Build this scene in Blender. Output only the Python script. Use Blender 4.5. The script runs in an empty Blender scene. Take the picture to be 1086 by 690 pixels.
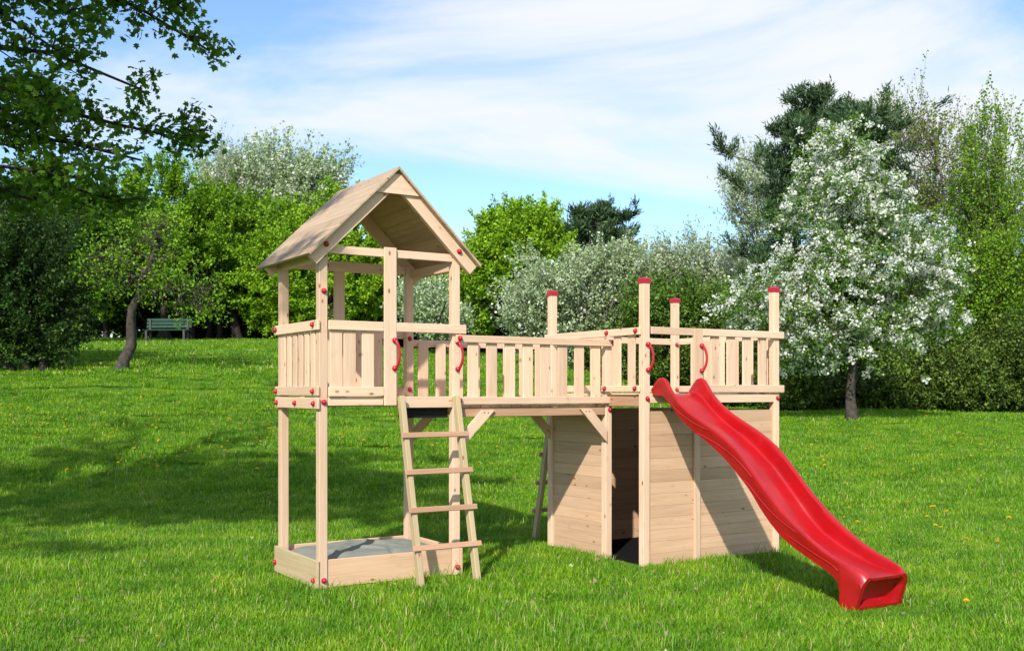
import bpy, bmesh, math, random
import numpy as np
from mathutils import Vector, Matrix

R = math.radians
S = bpy.context.scene
C = S.collection
rng = np.random.default_rng(7)
random.seed(7)

# ------------------------------------------------------------------ camera, world, sun
HC, HF, HH = 1.5434, 1112.7, 413.65          # eye height, focal length and horizon line of the photograph
cd = bpy.data.cameras.new('camera')
cam = bpy.data.objects.new('camera', cd)
C.objects.link(cam)
cam.location = (0, 0, HC)
cam.rotation_euler = (R(90), 0, 0)
cd.sensor_width = 36
cd.lens = HF / 1086 * 36
cd.shift_y = (HH - 345) / 1086
cd.clip_start = 0.05
cd.clip_end = 2000
S.camera = cam

SUN_AZ = math.atan2(0.26, 0.965)              # heading in which the sunlight travels, from +Y towards +X
SUN_EL = R(38)
W = bpy.data.worlds.new('World')
S.world = W
W.use_nodes = True
nt = W.node_tree
for n in list(nt.nodes):
    nt.nodes.remove(n)


def node(t, typ, **kw):
    n = t.nodes.new(typ)
    for k, v in kw.items():
        if k in n.inputs:
            n.inputs[k].default_value = v
        else:
            setattr(n, k, v)
    return n


wo = node(nt, 'ShaderNodeOutputWorld')
bg = node(nt, 'ShaderNodeBackground', Strength=0.15)
sky = node(nt, 'ShaderNodeTexSky')
sky.sky_type = 'NISHITA'
sky.sun_disc = False
sky.sun_elevation = SUN_EL
sky.sun_rotation = SUN_AZ + math.pi
sky.air_density = 1.0
sky.dust_density = 0.6
sky.ozone_density = 1.0
tc = node(nt, 'ShaderNodeTexCoord')
sep = node(nt, 'ShaderNodeSeparateXYZ')
nt.links.new(tc.outputs['Generated'], sep.inputs[0])
zadd = node(nt, 'ShaderNodeMath', operation='ADD')
zadd.inputs[1].default_value = 0.22
nt.links.new(sep.outputs['Z'], zadd.inputs[0])
dx = node(nt, 'ShaderNodeMath', operation='DIVIDE')
dy = node(nt, 'ShaderNodeMath', operation='DIVIDE')
nt.links.new(sep.outputs['X'], dx.inputs[0]); nt.links.new(zadd.outputs[0], dx.inputs[1])
nt.links.new(sep.outputs['Y'], dy.inputs[0]); nt.links.new(zadd.outputs[0], dy.inputs[1])
comb = node(nt, 'ShaderNodeCombineXYZ')
nt.links.new(dx.outputs[0], comb.inputs[0]); nt.links.new(dy.outputs[0], comb.inputs[1])
mp = node(nt, 'ShaderNodeMapping')
mp.inputs['Location'].default_value = (3.1, 0.4, 0)
mp.inputs['Rotation'].default_value = (0, 0, R(-38))
mp.inputs['Scale'].default_value = (0.62, 1.0, 1)
nt.links.new(comb.outputs[0], mp.inputs[0])
cn = node(nt, 'ShaderNodeTexNoise', Scale=1.45, Detail=10.0, Roughness=0.56, Distortion=0.5)
nt.links.new(mp.outputs[0], cn.inputs['Vector'])
cr = node(nt, 'ShaderNodeValToRGB')
cr.color_ramp.interpolation = 'EASE'
cr.color_ramp.elements[0].position = 0.40
cr.color_ramp.elements[0].color = (0.03, 0.03, 0.03, 1)
cr.color_ramp.elements[1].position = 0.66
cr.color_ramp.elements[1].color = (0.97, 0.97, 0.97, 1)
nt.links.new(cn.outputs['Fac'], cr.inputs[0])
tint = node(nt, 'ShaderNodeMixRGB', blend_type='MULTIPLY')
tint.inputs['Fac'].default_value = 1.0
tint.inputs['Color2'].default_value = (0.66, 0.80, 0.93, 1)
nt.links.new(sky.outputs[0], tint.inputs['Color1'])
cm = node(nt, 'ShaderNodeMixRGB')
cm.inputs['Color2'].default_value = (3.9, 4.02, 4.15, 1)
nt.links.new(cr.outputs[0], cm.inputs['Fac'])
nt.links.new(tint.outputs[0], cm.inputs['Color1'])
nt.links.new(cm.outputs[0], bg.inputs['Color'])
nt.links.new(bg.outputs[0], wo.inputs['Surface'])

sl = bpy.data.lights.new('sun', 'SUN')
sl.energy = 3.8
sl.angle = R(0.9)
sl.color = (1.0, 0.945, 0.86)
so = bpy.data.objects.new('sun', sl)
C.objects.link(so)
ld = Vector((math.sin(SUN_AZ) * math.cos(SUN_EL), math.cos(SUN_AZ) * math.cos(SUN_EL), -math.sin(SUN_EL)))
so.rotation_euler = ld.to_track_quat('-Z', 'Y').to_euler()

S.view_settings.view_transform = 'Standard'
S.view_settings.look = 'None'
S.view_settings.exposure = 0.70
S.view_settings.gamma = 1.0
S.view_settings.use_curve_mapping = False
S.render.engine = 'CYCLES'
S.cycles.max_bounces = 6
S.cycles.transparent_max_bounces = 4
S.cycles.diffuse_bounces = 3
S.cycles.glossy_bounces = 2
S.cycles.transmission_bounces = 3
S.cycles.use_denoising = True


# ------------------------------------------------------------------ materials
def mat(name):
    m = bpy.data.materials.new(name)
    m.use_nodes = True
    t = m.node_tree
    b = t.nodes['Principled BSDF']
    return m, t, b


def ramp(t, src, stops):
    n = t.nodes.new('ShaderNodeValToRGB')
    el = n.color_ramp.elements
    while len(el) < len(stops):
        el.new(0.5)
    for e, (p, c) in zip(el, stops):
        e.position = p
        e.color = (c, c, c, 1) if isinstance(c, float) else (*c, 1)
    t.links.new(src, n.inputs[0])
    return n


def mix(t, fac, a, b, blend='MIX'):
    n = t.nodes.new('ShaderNodeMixRGB')
    n.blend_type = blend
    for sock, v in ((n.inputs['Fac'], fac), (n.inputs['Color1'], a), (n.inputs['Color2'], b)):
        if isinstance(v, (int, float)):
            sock.default_value = v
        elif isinstance(v, tuple):
            sock.default_value = (*v, 1)
        else:
            t.links.new(v, sock)
    return n


def wood(name, c_light, c_dark, tintamt=0.55, rough=0.62, knot=(0.20, 0.085, 0.03), seams=None):
    m, t, b = mat(name)
    g = node(t, 'ShaderNodeAttribute', attribute_name='gco')
    r = node(t, 'ShaderNodeAttribute', attribute_name='rnd')
    mp = node(t, 'ShaderNodeMapping')
    mp.inputs['Scale'].default_value = (1.3, 26, 26)
    t.links.new(g.outputs['Vector'], mp.inputs[0])
    n1 = node(t, 'ShaderNodeTexNoise', Scale=1.0, Detail=5.0, Roughness=0.6, Distortion=0.6)
    t.links.new(mp.outputs[0], n1.inputs['Vector'])
    mp2 = node(t, 'ShaderNodeMapping')
    mp2.inputs['Scale'].default_value = (4, 150, 150)
    t.links.new(g.outputs['Vector'], mp2.inputs[0])
    n2 = node(t, 'ShaderNodeTexNoise', Scale=1.0, Detail=3.0)
    t.links.new(mp2.outputs[0], n2.inputs['Vector'])
    mp3 = node(t, 'ShaderNodeMapping')
    mp3.inputs['Scale'].default_value = (6.5, 13, 13)
    t.links.new(g.outputs['Vector'], mp3.inputs[0])
    v = node(t, 'ShaderNodeTexVoronoi', Scale=1.0, Randomness=1.0)
    t.links.new(mp3.outputs[0], v.inputs['Vector'])
    base = ramp(t, n1.outputs['Fac'], [(0.30, c_dark), (0.62, c_light)])
    fine = ramp(t, n2.outputs['Fac'], [(0.3, 0.86), (0.6, 1.0)])
    c = mix(t, 0.8, base.outputs[0], fine.outputs[0], 'MULTIPLY')
    bt = ramp(t, r.outputs['Fac'], [(0.0, (0.66, 0.60, 0.54)), (0.5, (0.98, 0.96, 0.94)), (1.0, (1.06, 1.02, 0.96))])
    c = mix(t, tintamt, c.outputs[0], bt.outputs[0], 'MULTIPLY')
    k = ramp(t, v.outputs['Distance'], [(0.09, 1.0), (0.15, 0.0)])
    halo = ramp(t, v.outputs['Distance'], [(0.10, 0.22), (0.27, 0.0)])
    c = mix(t, halo.outputs[0], c.outputs[0], (0.47, 0.27, 0.12))
    kw = node(t, 'ShaderNodeTexNoise', Scale=1.7)
    t.links.new(g.outputs['Vector'], kw.inputs['Vector'])
    gate = ramp(t, kw.outputs['Fac'], [(0.49, 0.0), (0.56, 0.9)])
    kk = mix(t, 1.0, k.outputs[0], gate.outputs[0], 'MULTIPLY')
    c = mix(t, kk.outputs[0], c.outputs[0], knot)
    t.links.new(c.outputs[0], b.inputs['Base Color'])
    b.inputs['Roughness'].default_value = rough
    b.inputs['Specular IOR Level'].default_value = 0.3
    bp = node(t, 'ShaderNodeBump', Strength=0.12, Distance=0.004)
    t.links.new(n2.outputs['Fac'], bp.inputs['Height'])
    t.links.new(bp.outputs[0], b.inputs['Normal'])
    return m


def leafmat(name, stops, trans=0.35, rough=0.5):
    m, t, b = mat(name)
    r = node(t, 'ShaderNodeAttribute', attribute_name='rnd')
    cl = ramp(t, r.outputs['Fac'], stops)
    t.links.new(cl.outputs[0], b.inputs['Base Color'])
    b.inputs['Roughness'].default_value = rough
    b.inputs['Specular IOR Level'].default_value = 0.25
    tr = node(t, 'ShaderNodeBsdfTranslucent')
    t.links.new(cl.outputs[0], tr.inputs['Color'])
    ms = node(t, 'ShaderNodeMixShader')
    ms.inputs[0].default_value = trans
    out = t.nodes['Material Output']
    t.links.new(b.outputs[0], ms.inputs[1])
    t.links.new(tr.outputs[0], ms.inputs[2])
    t.links.new(ms.outputs[0], out.inputs['Surface'])
    return m


def plain(name, col, rough=0.5, spec=0.5, var=0.0, scale=20, metallic=0.0, bump=0.0, coat=0.0):
    m, t, b = mat(name)
    tcn = node(t, 'ShaderNodeTexCoord')
    n = node(t, 'ShaderNodeTexNoise', Scale=float(scale), Detail=4.0)
    t.links.new(tcn.outputs['Object'], n.inputs['Vector'])
    lo = tuple(x * (1 - var) for x in col)
    hi = tuple(min(1, x * (1 + var)) for x in col)
    cl = ramp(t, n.outputs['Fac'], [(0.3, lo), (0.7, hi)])
    t.links.new(cl.outputs[0], b.inputs['Base Color'])
    b.inputs['Roughness'].default_value = rough
    b.inputs['Specular IOR Level'].default_value = spec
    b.inputs['Metallic'].default_value = metallic
    b.inputs['Coat Weight'].default_value = coat
    if bump:
        bp = node(t, 'ShaderNodeBump', Strength=bump, Distance=0.01)
        t.links.new(n.outputs['Fac'], bp.inputs['Height'])
        t.links.new(bp.outputs[0], b.inputs['Normal'])
    return m


M = {}
M['wood'] = wood('pale_spruce', (0.76, 0.55, 0.40), (0.665, 0.455, 0.31))
M['plank'] = wood('spruce_planks', (0.65, 0.44, 0.29), (0.57, 0.365, 0.225), 0.5)
M['roofwood'] = wood('roof_planks', (0.50, 0.37, 0.26), (0.38, 0.28, 0.19), 0.6)
M['rung'] = wood('reddish_rung_wood', (0.55, 0.33, 0.215), (0.44, 0.245, 0.15))
M['treated'] = wood('treated_pine', (0.50, 0.40, 0.245), (0.41, 0.31, 0.175))
M['red'] = plain('red_plastic_caps', (0.38, 0.006, 0.02), 0.3, 0.5, 0.06, 30)
M['slide'] = plain('red_slide_plastic', (0.35, 0.004, 0.007), 0.25, 0.5, 0.12, 5, coat=0.1)
M['cover'] = plain('grey_canvas', (0.205, 0.215, 0.182), 0.85, 0.2, 0.12, 7, bump=0.2)
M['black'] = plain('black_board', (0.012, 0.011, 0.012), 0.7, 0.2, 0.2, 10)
M['shade_black'] = plain('den_shade_black', (0.010, 0.010, 0.011), 0.95, 0.05, 0.2, 30)  # near-black colour that paints the shade on the den floor
M['screw'] = plain('dark_screw', (0.06, 0.05, 0.05), 0.4, 0.5, 0.1)
M['bark'] = plain('bark', (0.06, 0.05, 0.042), 0.9, 0.15, 0.45, 9, bump=0.8)
M['bark_dark'] = plain('dark_bark', (0.035, 0.028, 0.024), 0.9, 0.15, 0.4, 9, bump=0.8)
M['bark_grey'] = plain('grey_twig_bark', (0.16, 0.135, 0.11), 0.9, 0.15, 0.35, 9, bump=0.5)
M['bench'] = plain('green_bench_paint', (0.012, 0.055, 0.036), 0.5, 0.4, 0.2, 15)
M['bench_leg'] = plain('grey_bench_leg', (0.05, 0.05, 0.05), 0.6, 0.4, 0.2, 15)
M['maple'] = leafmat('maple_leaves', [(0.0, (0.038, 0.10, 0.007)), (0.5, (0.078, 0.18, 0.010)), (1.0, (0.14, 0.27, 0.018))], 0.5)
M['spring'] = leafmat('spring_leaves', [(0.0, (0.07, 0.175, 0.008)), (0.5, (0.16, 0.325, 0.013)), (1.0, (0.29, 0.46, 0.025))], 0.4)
M['bright'] = leafmat('bright_spring_leaves', [(0.0, (0.11, 0.24, 0.010)), (0.5, (0.23, 0.42, 0.016)), (1.0, (0.36, 0.53, 0.03))], 0.4)
M['olive'] = leafmat('olive_spring_leaves', [(0.0, (0.07, 0.13, 0.012)), (0.5, (0.16, 0.245, 0.025)), (1.0, (0.28, 0.34, 0.05))], 0.4)
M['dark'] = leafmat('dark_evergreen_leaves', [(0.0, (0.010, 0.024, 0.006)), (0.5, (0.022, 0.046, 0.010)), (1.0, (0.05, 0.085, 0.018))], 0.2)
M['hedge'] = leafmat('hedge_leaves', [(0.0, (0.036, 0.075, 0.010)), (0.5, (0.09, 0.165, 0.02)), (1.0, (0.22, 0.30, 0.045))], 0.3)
M['deep'] = leafmat('deep_green_leaves', [(0.0, (0.014, 0.042, 0.006)), (0.5, (0.032, 0.085, 0.010)), (1.0, (0.08, 0.155, 0.02))], 0.3)
M['pine'] = leafmat('pine_needles', [(0.0, (0.022, 0.052, 0.022)), (0.5, (0.05, 0.10, 0.038)), (1.0, (0.11, 0.17, 0.06))], 0.15)
M['silver'] = leafmat('silvery_leaves', [(0.0, (0.20, 0.31, 0.11)), (0.5, (0.38, 0.49, 0.25)), (1.0, (0.60, 0.67, 0.46))], 0.42)
M['pear_leaf'] = leafmat('pear_leaves', [(0.0, (0.05, 0.12, 0.012)), (0.5, (0.11, 0.22, 0.024)), (1.0, (0.20, 0.32, 0.045))], 0.35)
M['blossom'] = leafmat('white_blossom', [(0.0, (0.66, 0.72, 0.56)), (0.4, (0.80, 0.82, 0.74)), (1.0, (0.86, 0.86, 0.82))], 0.45)
M['grass'] = leafmat('grass_blades', [(0.0, (0.072, 0.19, 0.006)), (0.45, (0.155, 0.35, 0.011)), (0.85, (0.275, 0.47, 0.024)), (0.94, (0.32, 0.46, 0.07)), (1.0, (0.50, 0.43, 0.20))], 0.35, 0.45)
M['petal'] = leafmat('dandelion_petals', [(0.0, (0.80, 0.55, 0.01)), (1.0, (0.90, 0.68, 0.02))], 0.2)
M['stem'] = leafmat('dandelion_stem', [(0.0, (0.10, 0.19, 0.03)), (1.0, (0.14, 0.23, 0.05))], 0.2)
M['litter'] = leafmat('dry_leaves', [(0.0, (0.16, 0.10, 0.05)), (0.6, (0.34, 0.25, 0.14)), (1.0, (0.55, 0.50, 0.40))], 0.2)

t = M['grass'].node_tree
gcr = [n for n in t.nodes if n.type == 'VALTORGB'][0]
gpos = node(t, 'ShaderNodeNewGeometry')
pn = node(t, 'ShaderNodeTexNoise', Scale=1.6, Detail=4.0, Roughness=0.65)
t.links.new(gpos.outputs['Position'], pn.inputs['Vector'])
pr = ramp(t, pn.outputs['Fac'], [(0.34, (0.62, 0.74, 0.7)), (0.5, (1.0, 1.0, 1.0)), (0.66, (1.5, 1.22, 1.2))])
pm = mix(t, 1.0, gcr.outputs[0], pr.outputs[0], 'MULTIPLY')
for n in t.nodes:
    if n.type == 'BSDF_PRINCIPLED': t.links.new(pm.outputs[0], n.inputs['Base Color'])
    if n.type == 'BSDF_TRANSLUCENT': t.links.new(pm.outputs[0], n.inputs['Color'])

t = M['slide'].node_tree
b = t.nodes['Principled BSDF']
tcn = node(t, 'ShaderNodeTexCoord')
mpn = node(t, 'ShaderNodeMapping')
mpn.inputs['Scale'].default_value = (60, 5, 5)
t.links.new(tcn.outputs['Object'], mpn.inputs[0])
sc1 = node(t, 'ShaderNodeTexNoise', Scale=1.0, Detail=6.0, Roughness=0.7)
t.links.new(mpn.outputs[0], sc1.inputs['Vector'])
sc2 = node(t, 'ShaderNodeTexNoise', Scale=3.0, Detail=4.0)
t.links.new(tcn.outputs['Object'], sc2.inputs['Vector'])
ro = ramp(t, sc2.outputs['Fac'], [(0.35, 0.20), (0.7, 0.42)])
t.links.new(ro.outputs[0], b.inputs['Roughness'])
old = b.inputs['Base Color'].links[0].from_socket
sm_ = ramp(t, sc1.outputs['Fac'], [(0.62, 0.0), (0.78, 0.22)])
sx_ = mix(t, sm_.outputs[0], old, (0.52, 0.10, 0.11))
t.links.new(sx_.outputs[0], b.inputs['Base Color'])

m, t, b = mat('lawn_soil')
gp = node(t, 'ShaderNodeNewGeometry')
n1 = node(t, 'ShaderNodeTexNoise', Scale=0.55, Detail=5.0)
n2 = node(t, 'ShaderNodeTexNoise', Scale=9.0, Detail=6.0, Roughness=0.7)
t.links.new(gp.outputs['Position'], n1.inputs['Vector'])
t.links.new(gp.outputs['Position'], n2.inputs['Vector'])
a1 = ramp(t, n2.outputs['Fac'], [(0.3, (0.040, 0.085, 0.010)), (0.55, (0.085, 0.19, 0.012)), (0.75, (0.15, 0.27, 0.022))])
a2 = ramp(t, n1.outputs['Fac'], [(0.3, (0.8, 0.86, 0.8)), (0.7, (1.15, 1.06, 1.0))])
cc = mix(t, 1.0, a1.outputs[0], a2.outputs[0], 'MULTIPLY')
t.links.new(cc.outputs[0], b.inputs['Base Color'])
b.inputs['Roughness'].default_value = 0.9
b.inputs['Specular IOR Level'].default_value = 0.1
bp = node(t, 'ShaderNodeBump', Strength=0.9, Distance=0.05)
t.links.new(n2.outputs['Fac'], bp.inputs['Height'])
t.links.new(bp.outputs[0], b.inputs['Normal'])
M['lawn'] = m


# ------------------------------------------------------------------ object helpers
def tag(o, label=None, cat=None, group=None, kind=None):
    if label: o['label'] = label
    if cat: o['category'] = cat
    if group: o['group'] = group
    if kind: o['kind'] = kind
    return o


def empty(name, loc, rz=0.0):
    o = bpy.data.objects.new(name, None)
    C.objects.link(o)
    o.location = loc
    o.rotation_euler = (0, 0, rz)
    o.empty_display_size = 0.3
    return o


def link_mesh(name, me, parent=None, loc=(0, 0, 0)):
    o = bpy.data.objects.new(name, me)
    C.objects.link(o)
    o.location = loc
    if parent: o.parent = parent
    return o


def fast_mesh(name, V, F, mats, rnd=None, matidx=None, smooth=False):
    """V (n,3) and F (m,k) or a list of such blocks, quickly."""
    blocks = F if isinstance(F, list) else [F]
    blocks = [np.asarray(f, np.int32) for f in blocks if len(f)]
    me = bpy.data.meshes.new(name)
    V = np.asarray(V, np.float32)
    me.vertices.add(len(V))
    me.vertices.foreach_set('co', V.ravel())
    loops = np.concatenate([f.ravel() for f in blocks])
    tot = np.concatenate([np.full(len(f), f.shape[1], np.int32) for f in blocks])
    start = np.concatenate([[0], np.cumsum(tot)[:-1]]).astype(np.int32)
    me.loops.add(len(loops))
    me.loops.foreach_set('vertex_index', loops)
    me.polygons.add(len(tot))
    me.polygons.foreach_set('loop_start', start)
    me.polygons.foreach_set('loop_total', tot)
    if matidx is not None:
        me.polygons.foreach_set('material_index', np.asarray(matidx, np.int32))
    if smooth:
        me.polygons.foreach_set('use_smooth', np.ones(len(tot), bool))
    for mm in mats:
        me.materials.append(mm)
    if rnd is not None:
        a = me.attributes.new('rnd', 'FLOAT', 'POINT')
        a.data.foreach_set('value', np.asarray(rnd, np.float32))
    me.update(calc_edges=True)
    return me


class MB:
    """Collects boards (chamfered boxes with wood-grain coordinates) and prisms into one mesh."""
    def __init__(s):
        s.V, s.F, s.G, s.N = [], [], [], []

    def add(s, V, F, G, r):
        o = len(s.V)
        s.V += [tuple(v) for v in V]
        s.G += [tuple(g) for g in G]
        s.N += [r] * len(V)
        s.F += [tuple(i + o for i in f) for f in F]

    def box(s, c, h, rot=None, ch=0.004, rnd=None):
        """centre, half sizes, 3x3 rotation, chamfer; the grain runs along the longest side"""
        h = list(h)
        ch = min(ch, min(h) * 0.45)
        V, idx = [], {}
        for sx in (-1, 1):
            for sy in (-1, 1):
                for sz in (-1, 1):
                    for k in range(3):
                        sg = (sx, sy, sz)
                        idx[(sg, k)] = len(V)
                        V.append([sg[a] * (h[a] if a == k else h[a] - ch) for a in range(3)])
        F = []
        for k in range(3):
            a, b2 = [i for i in range(3) if i != k]
            for sk in (-1, 1):
                def S_(u, v):
                    g = [0, 0, 0]; g[k] = sk; g[a] = u; g[b2] = v
                    return tuple(g)
                F.append([idx[(S_(u, v), k)] for u, v in ((-1, -1), (1, -1), (1, 1), (-1, 1))])
            for u in (-1, 1):
                for v in (-1, 1):
                    g0 = [0, 0, 0]; g0[k] = -1; g0[a] = u; g0[b2] = v
                    g1 = list(g0); g1[k] = 1
                    g0, g1 = tuple(g0), tuple(g1)
                    F.append([idx[(g0, a)], idx[(g1, a)], idx[(g1, b2)], idx[(g0, b2)]])
        for sx in (-1, 1):
            for sy in (-1, 1):
                for sz in (-1, 1):
                    F.append([idx[((sx, sy, sz), k)] for k in range(3)])
        order = sorted(range(3), key=lambda i: -h[i])
        off = [random.uniform(0, 40) for _ in range(3)]
        G = [[v[order[i]] + off[i] for i in range(3)] for v in V]
        Rm = Matrix(rot) if rot is not None else Matrix.Identity(3)
        V = [Rm @ Vector(v) + Vector(c) for v in V]
        s.add(V, F, G, random.random() if rnd is None else rnd)
        return s

    def span(s, lo, hi, **kw):
        return s.box([(a + b2) / 2 for a, b2 in zip(lo, hi)], [(b2 - a) / 2 for a, b2 in zip(lo, hi)], **kw)

    def bar(s, p, q, w, d, up=(0, 0, 1), **kw):
        """board from p to q; w along (dir x up), d along the other"""
        p, q = Vector(p), Vector(q)
        x = (q - p).normalized()
        y = Vector(up).cross(x)
        if y.length < 1e-4: y = Vector((1, 0, 0)).cross(x)
        y.normalize()
        z = x.cross(y)
        rot = Matrix((x, y, z)).transposed()
        return s.box((p + q) / 2, ((q - p).length / 2, w / 2, d / 2), rot=rot, **kw)

    def prism(s, poly, thick, origin, ax, ay, grain=0):
        """outline in the plane (ax, ay) at origin, pushed by thick along ax x ay"""
        ax, ay = Vector(ax), Vector(ay)
        n = ax.cross(ay).normalized()
        o = Vector(origin)
        k = len(poly)
        V = [o + ax * a + ay * b2 for a, b2 in poly] + [o + ax * a + ay * b2 + n * thick for a, b2 in poly]
        off = [random.uniform(0, 40) for _ in range(3)]
        G = [((a, b2) if grain == 0 else (b2, a)) + (z,) for z in (0, thick) for a, b2 in poly]
        G = [[g[i] + off[i] for i in range(3)] for g in G]
        F = [list(range(k))[::-1], list(range(k, 2 * k))] + [[i, (i + 1) % k, k + (i + 1) % k, k + i] for i in range(k)]
        s.add(V, F, G, random.random())
        return s

    def build(s, name, m, parent=None, origin=(0, 0, 0), label=None, smooth=None):
        me = bpy.data.meshes.new(name)
        o3 = Vector(origin)
        me.from_pydata([Vector(v) - o3 for v in s.V], [], s.F)
        bm = bmesh.new(); bm.from_mesh(me)
        bmesh.ops.recalc_face_normals(bm, faces=bm.faces)
        bm.to_mesh(me); bm.free()
        a = me.attributes.new('rnd', 'FLOAT', 'POINT'); a.data.foreach_set('value', s.N)
        a = me.attributes.new('gco', 'FLOAT_VECTOR', 'POINT'); a.data.foreach_set('vector', np.array(s.G, np.float32).ravel())
        me.materials.append(m)
        if smooth:
            me.polygons.foreach_set('use_smooth', [True] * len(me.polygons))
            me.set_sharp_from_angle(angle=R(smooth))
        ob = link_mesh(name, me, parent, origin)
        if label: ob['label'] = label
        return ob


def bm_obj(name, bm, m, parent=None, loc=(0, 0, 0), smooth=40):
    bmesh.ops.recalc_face_normals(bm, faces=bm.faces)
    me = bpy.data.meshes.new(name)
    bm.to_mesh(me); bm.free()
    me.materials.append(m)
    if smooth:
        me.polygons.foreach_set('use_smooth', [True] * len(me.polygons))
        me.set_sharp_from_angle(angle=R(smooth))
    return link_mesh(name, me, parent, loc)


# ------------------------------------------------------------------ terrain
def sstep(a, b2, x):
    x = np.clip((x - a) / (b2 - a), 0, 1)
    return x * x * (3 - 2 * x)


def ground_z(x, y):
    x = np.asarray(x, float); y = np.asarray(y, float)
    u = x / np.maximum(y, 4)
    left = np.interp(y, [0, 12, 14, 17, 20, 25, 30, 36, 45, 60, 90, 200], [0, 0, .12, .48, 1.0, 1.95, 2.55, 3.05, 3.65, 4.4, 5.5, 7])
    right = np.interp(y, [0, 12, 16, 20, 25, 32, 45, 60, 90, 200], [0, 0, .17, .42, .78, .92, 1.15, 1.4, 2.0, 3])
    mid = np.interp(y, [0, 12, 16, 20, 25, 32, 45, 60, 90, 200], [0, 0, .27, .72, 1.3, 2.0, 3.0, 3.6, 4.4, 6])
    w1 = sstep(-0.24, 0.0, u)
    w2 = sstep(0.02, 0.20, u)
    z = left * (1 - w1) + mid * w1
    z = z * (1 - w2) + right * w2
    bumps = 0.03 * (np.sin(x * 1.1 + .7 * y) + np.sin(1.7 * y - .6 * x)) + .012 * np.sin(3.1 * x + 1.3) * np.sin(2.7 * y)
    z = z + bumps * sstep(12.0, 17, y)
    return z


def px(u, v, d):
    """the point d metres in front of the camera on the sight line (u, v)"""
    return Vector(((u - 543) / HF * d, d, HC + (HH - v) / HF * d))


ys = np.concatenate([np.linspace(-25, 4, 12), np.linspace(5, 40, 106), np.linspace(41, 110, 70), np.linspace(120, 900, 25)])
us = np.concatenate([np.linspace(-1, -.03, 90), np.linspace(-.028, 1, 94)])
hw = np.interp(ys, [-25, 5, 40, 110, 900], [45, 45, 60, 150, 1200])
X = us[None, :] * hw[:, None]
Y = np.repeat(ys[:, None], len(us), 1)
Z = ground_z(X, Y)
nv, nu = X.shape
ii = np.arange(nv * nu).reshape(nv, nu)
F = np.stack([ii[:-1, :-1], ii[:-1, 1:], ii[1:, 1:], ii[1:, :-1]], -1).reshape(-1, 4)
lawn = link_mesh('lawn', fast_mesh('lawn', np.stack([X, Y, Z], -1).reshape(-1, 3), F, [M['lawn']], smooth=True))
tag(lawn, 'green meadow lawn under the playset rising gently to the trees', 'lawn', kind='structure')

# ------------------------------------------------------------------ the climbing frame
TH = 0.5579
A0 = Vector((-1.4955, 8.138, 0.0))
CT, ST = math.cos(TH), math.sin(TH)


def to_local(p):
    d = Vector(p) - A0
    return Vector((d.x * CT + d.y * ST, -d.x * ST + d.y * CT, d.z))


frame = empty('climbing_frame', A0, TH)
tag(frame, 'pale wooden playset with roofed tower, bridge, plank den and red slide', 'climbing frame')

PW = 0.07                        # post section
TA, TB = 1.18, 0.865             # tower post spacing
FX, FY = 2.781, -0.539           # front corner of the fort
FC, FD, FE = 1.589, 0.5665, 1.436
WD = M['wood']


def cap_bm(r=0.018):
    """domed bolt cap, its base at the origin, pointing along -Y"""
    bm = bmesh.new()
    prof = [(r * 1.25, 0), (r * 1.25, -.004), (r * 1.0, -.006), (r * .98, -.013), (r * .8, -.020), (r * .45, -.025), (0.0005, -.0265)]
    rings = []
    for q, y in prof:
        rings.append([bm.verts.new((q * math.cos(a), y, q * math.sin(a))) for a in [i * math.tau / 14 for i in range(14)]])
    for r0, r1 in zip(rings, rings[1:]):
        for i in range(14):
            bm.faces.new((r0[i], r0[(i + 1) % 14], r1[(i + 1) % 14], r1[i]))
    bm.faces.new(rings[0]); bm.faces.new(rings[-1])
    bmesh.ops.recalc_face_normals(bm, faces=bm.faces)
    return bm


capme = bpy.data.meshes.new('bolt_cap')
b_ = cap_bm(); b_.to_mesh(capme); b_.free()
capme.materials.append(M['red'])
capme.polygons.foreach_set('use_smooth', [True] * len(capme.polygons))
capme.set_sharp_from_angle(angle=R(50))


def bolt(parent, p, face='front'):
    """p in frame coordinates; parent is a part whose own offset is subtracted"""
    o = bpy.data.objects.new('bolt_cap', capme)
    C.objects.link(o)
    o.parent = parent
    o.location = Vector(p) - parent.location
    o.rotation_euler = (0, 0, {'front': 0, 'left': -math.pi / 2, 'right': math.pi / 2, 'back': math.pi}[face])
    return o


def post(x, y, z0, z1, w=PW, d=PW, cap=False, m=WD, label=None):
    o = MB().span((x, y, z0), (x + w, y + d, z1)).build('post', m, frame, (x + w / 2, y + d / 2, z0), label)
    if cap:
        bm = bmesh.new()
        e = .006
        def ring(k, z): return [bm.verts.new((sx * (w / 2 + k), sy * (d / 2 + k), z)) for sx, sy in ((-1, -1), (1, -1), (1, 1), (-1, 1))]
        L = [ring(e, z1 - z0 - .034), ring(e, z1 - z0 + .004), ring(e - .004, z1 - z0 + .008), ring(-.012, z1 - z0 + .016)]
        for r0, r1 in zip(L, L[1:]):
            for i in range(4): bm.faces.new((r0[i], r0[(i + 1) % 4], r1[(i + 1) % 4], r1[i]))
        bm.faces.new(L[-1]); bm.faces.new(L[0])
        bm_obj('post_cap', bm, M['red'], o, (0, 0, 0), 30)
    return o


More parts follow.
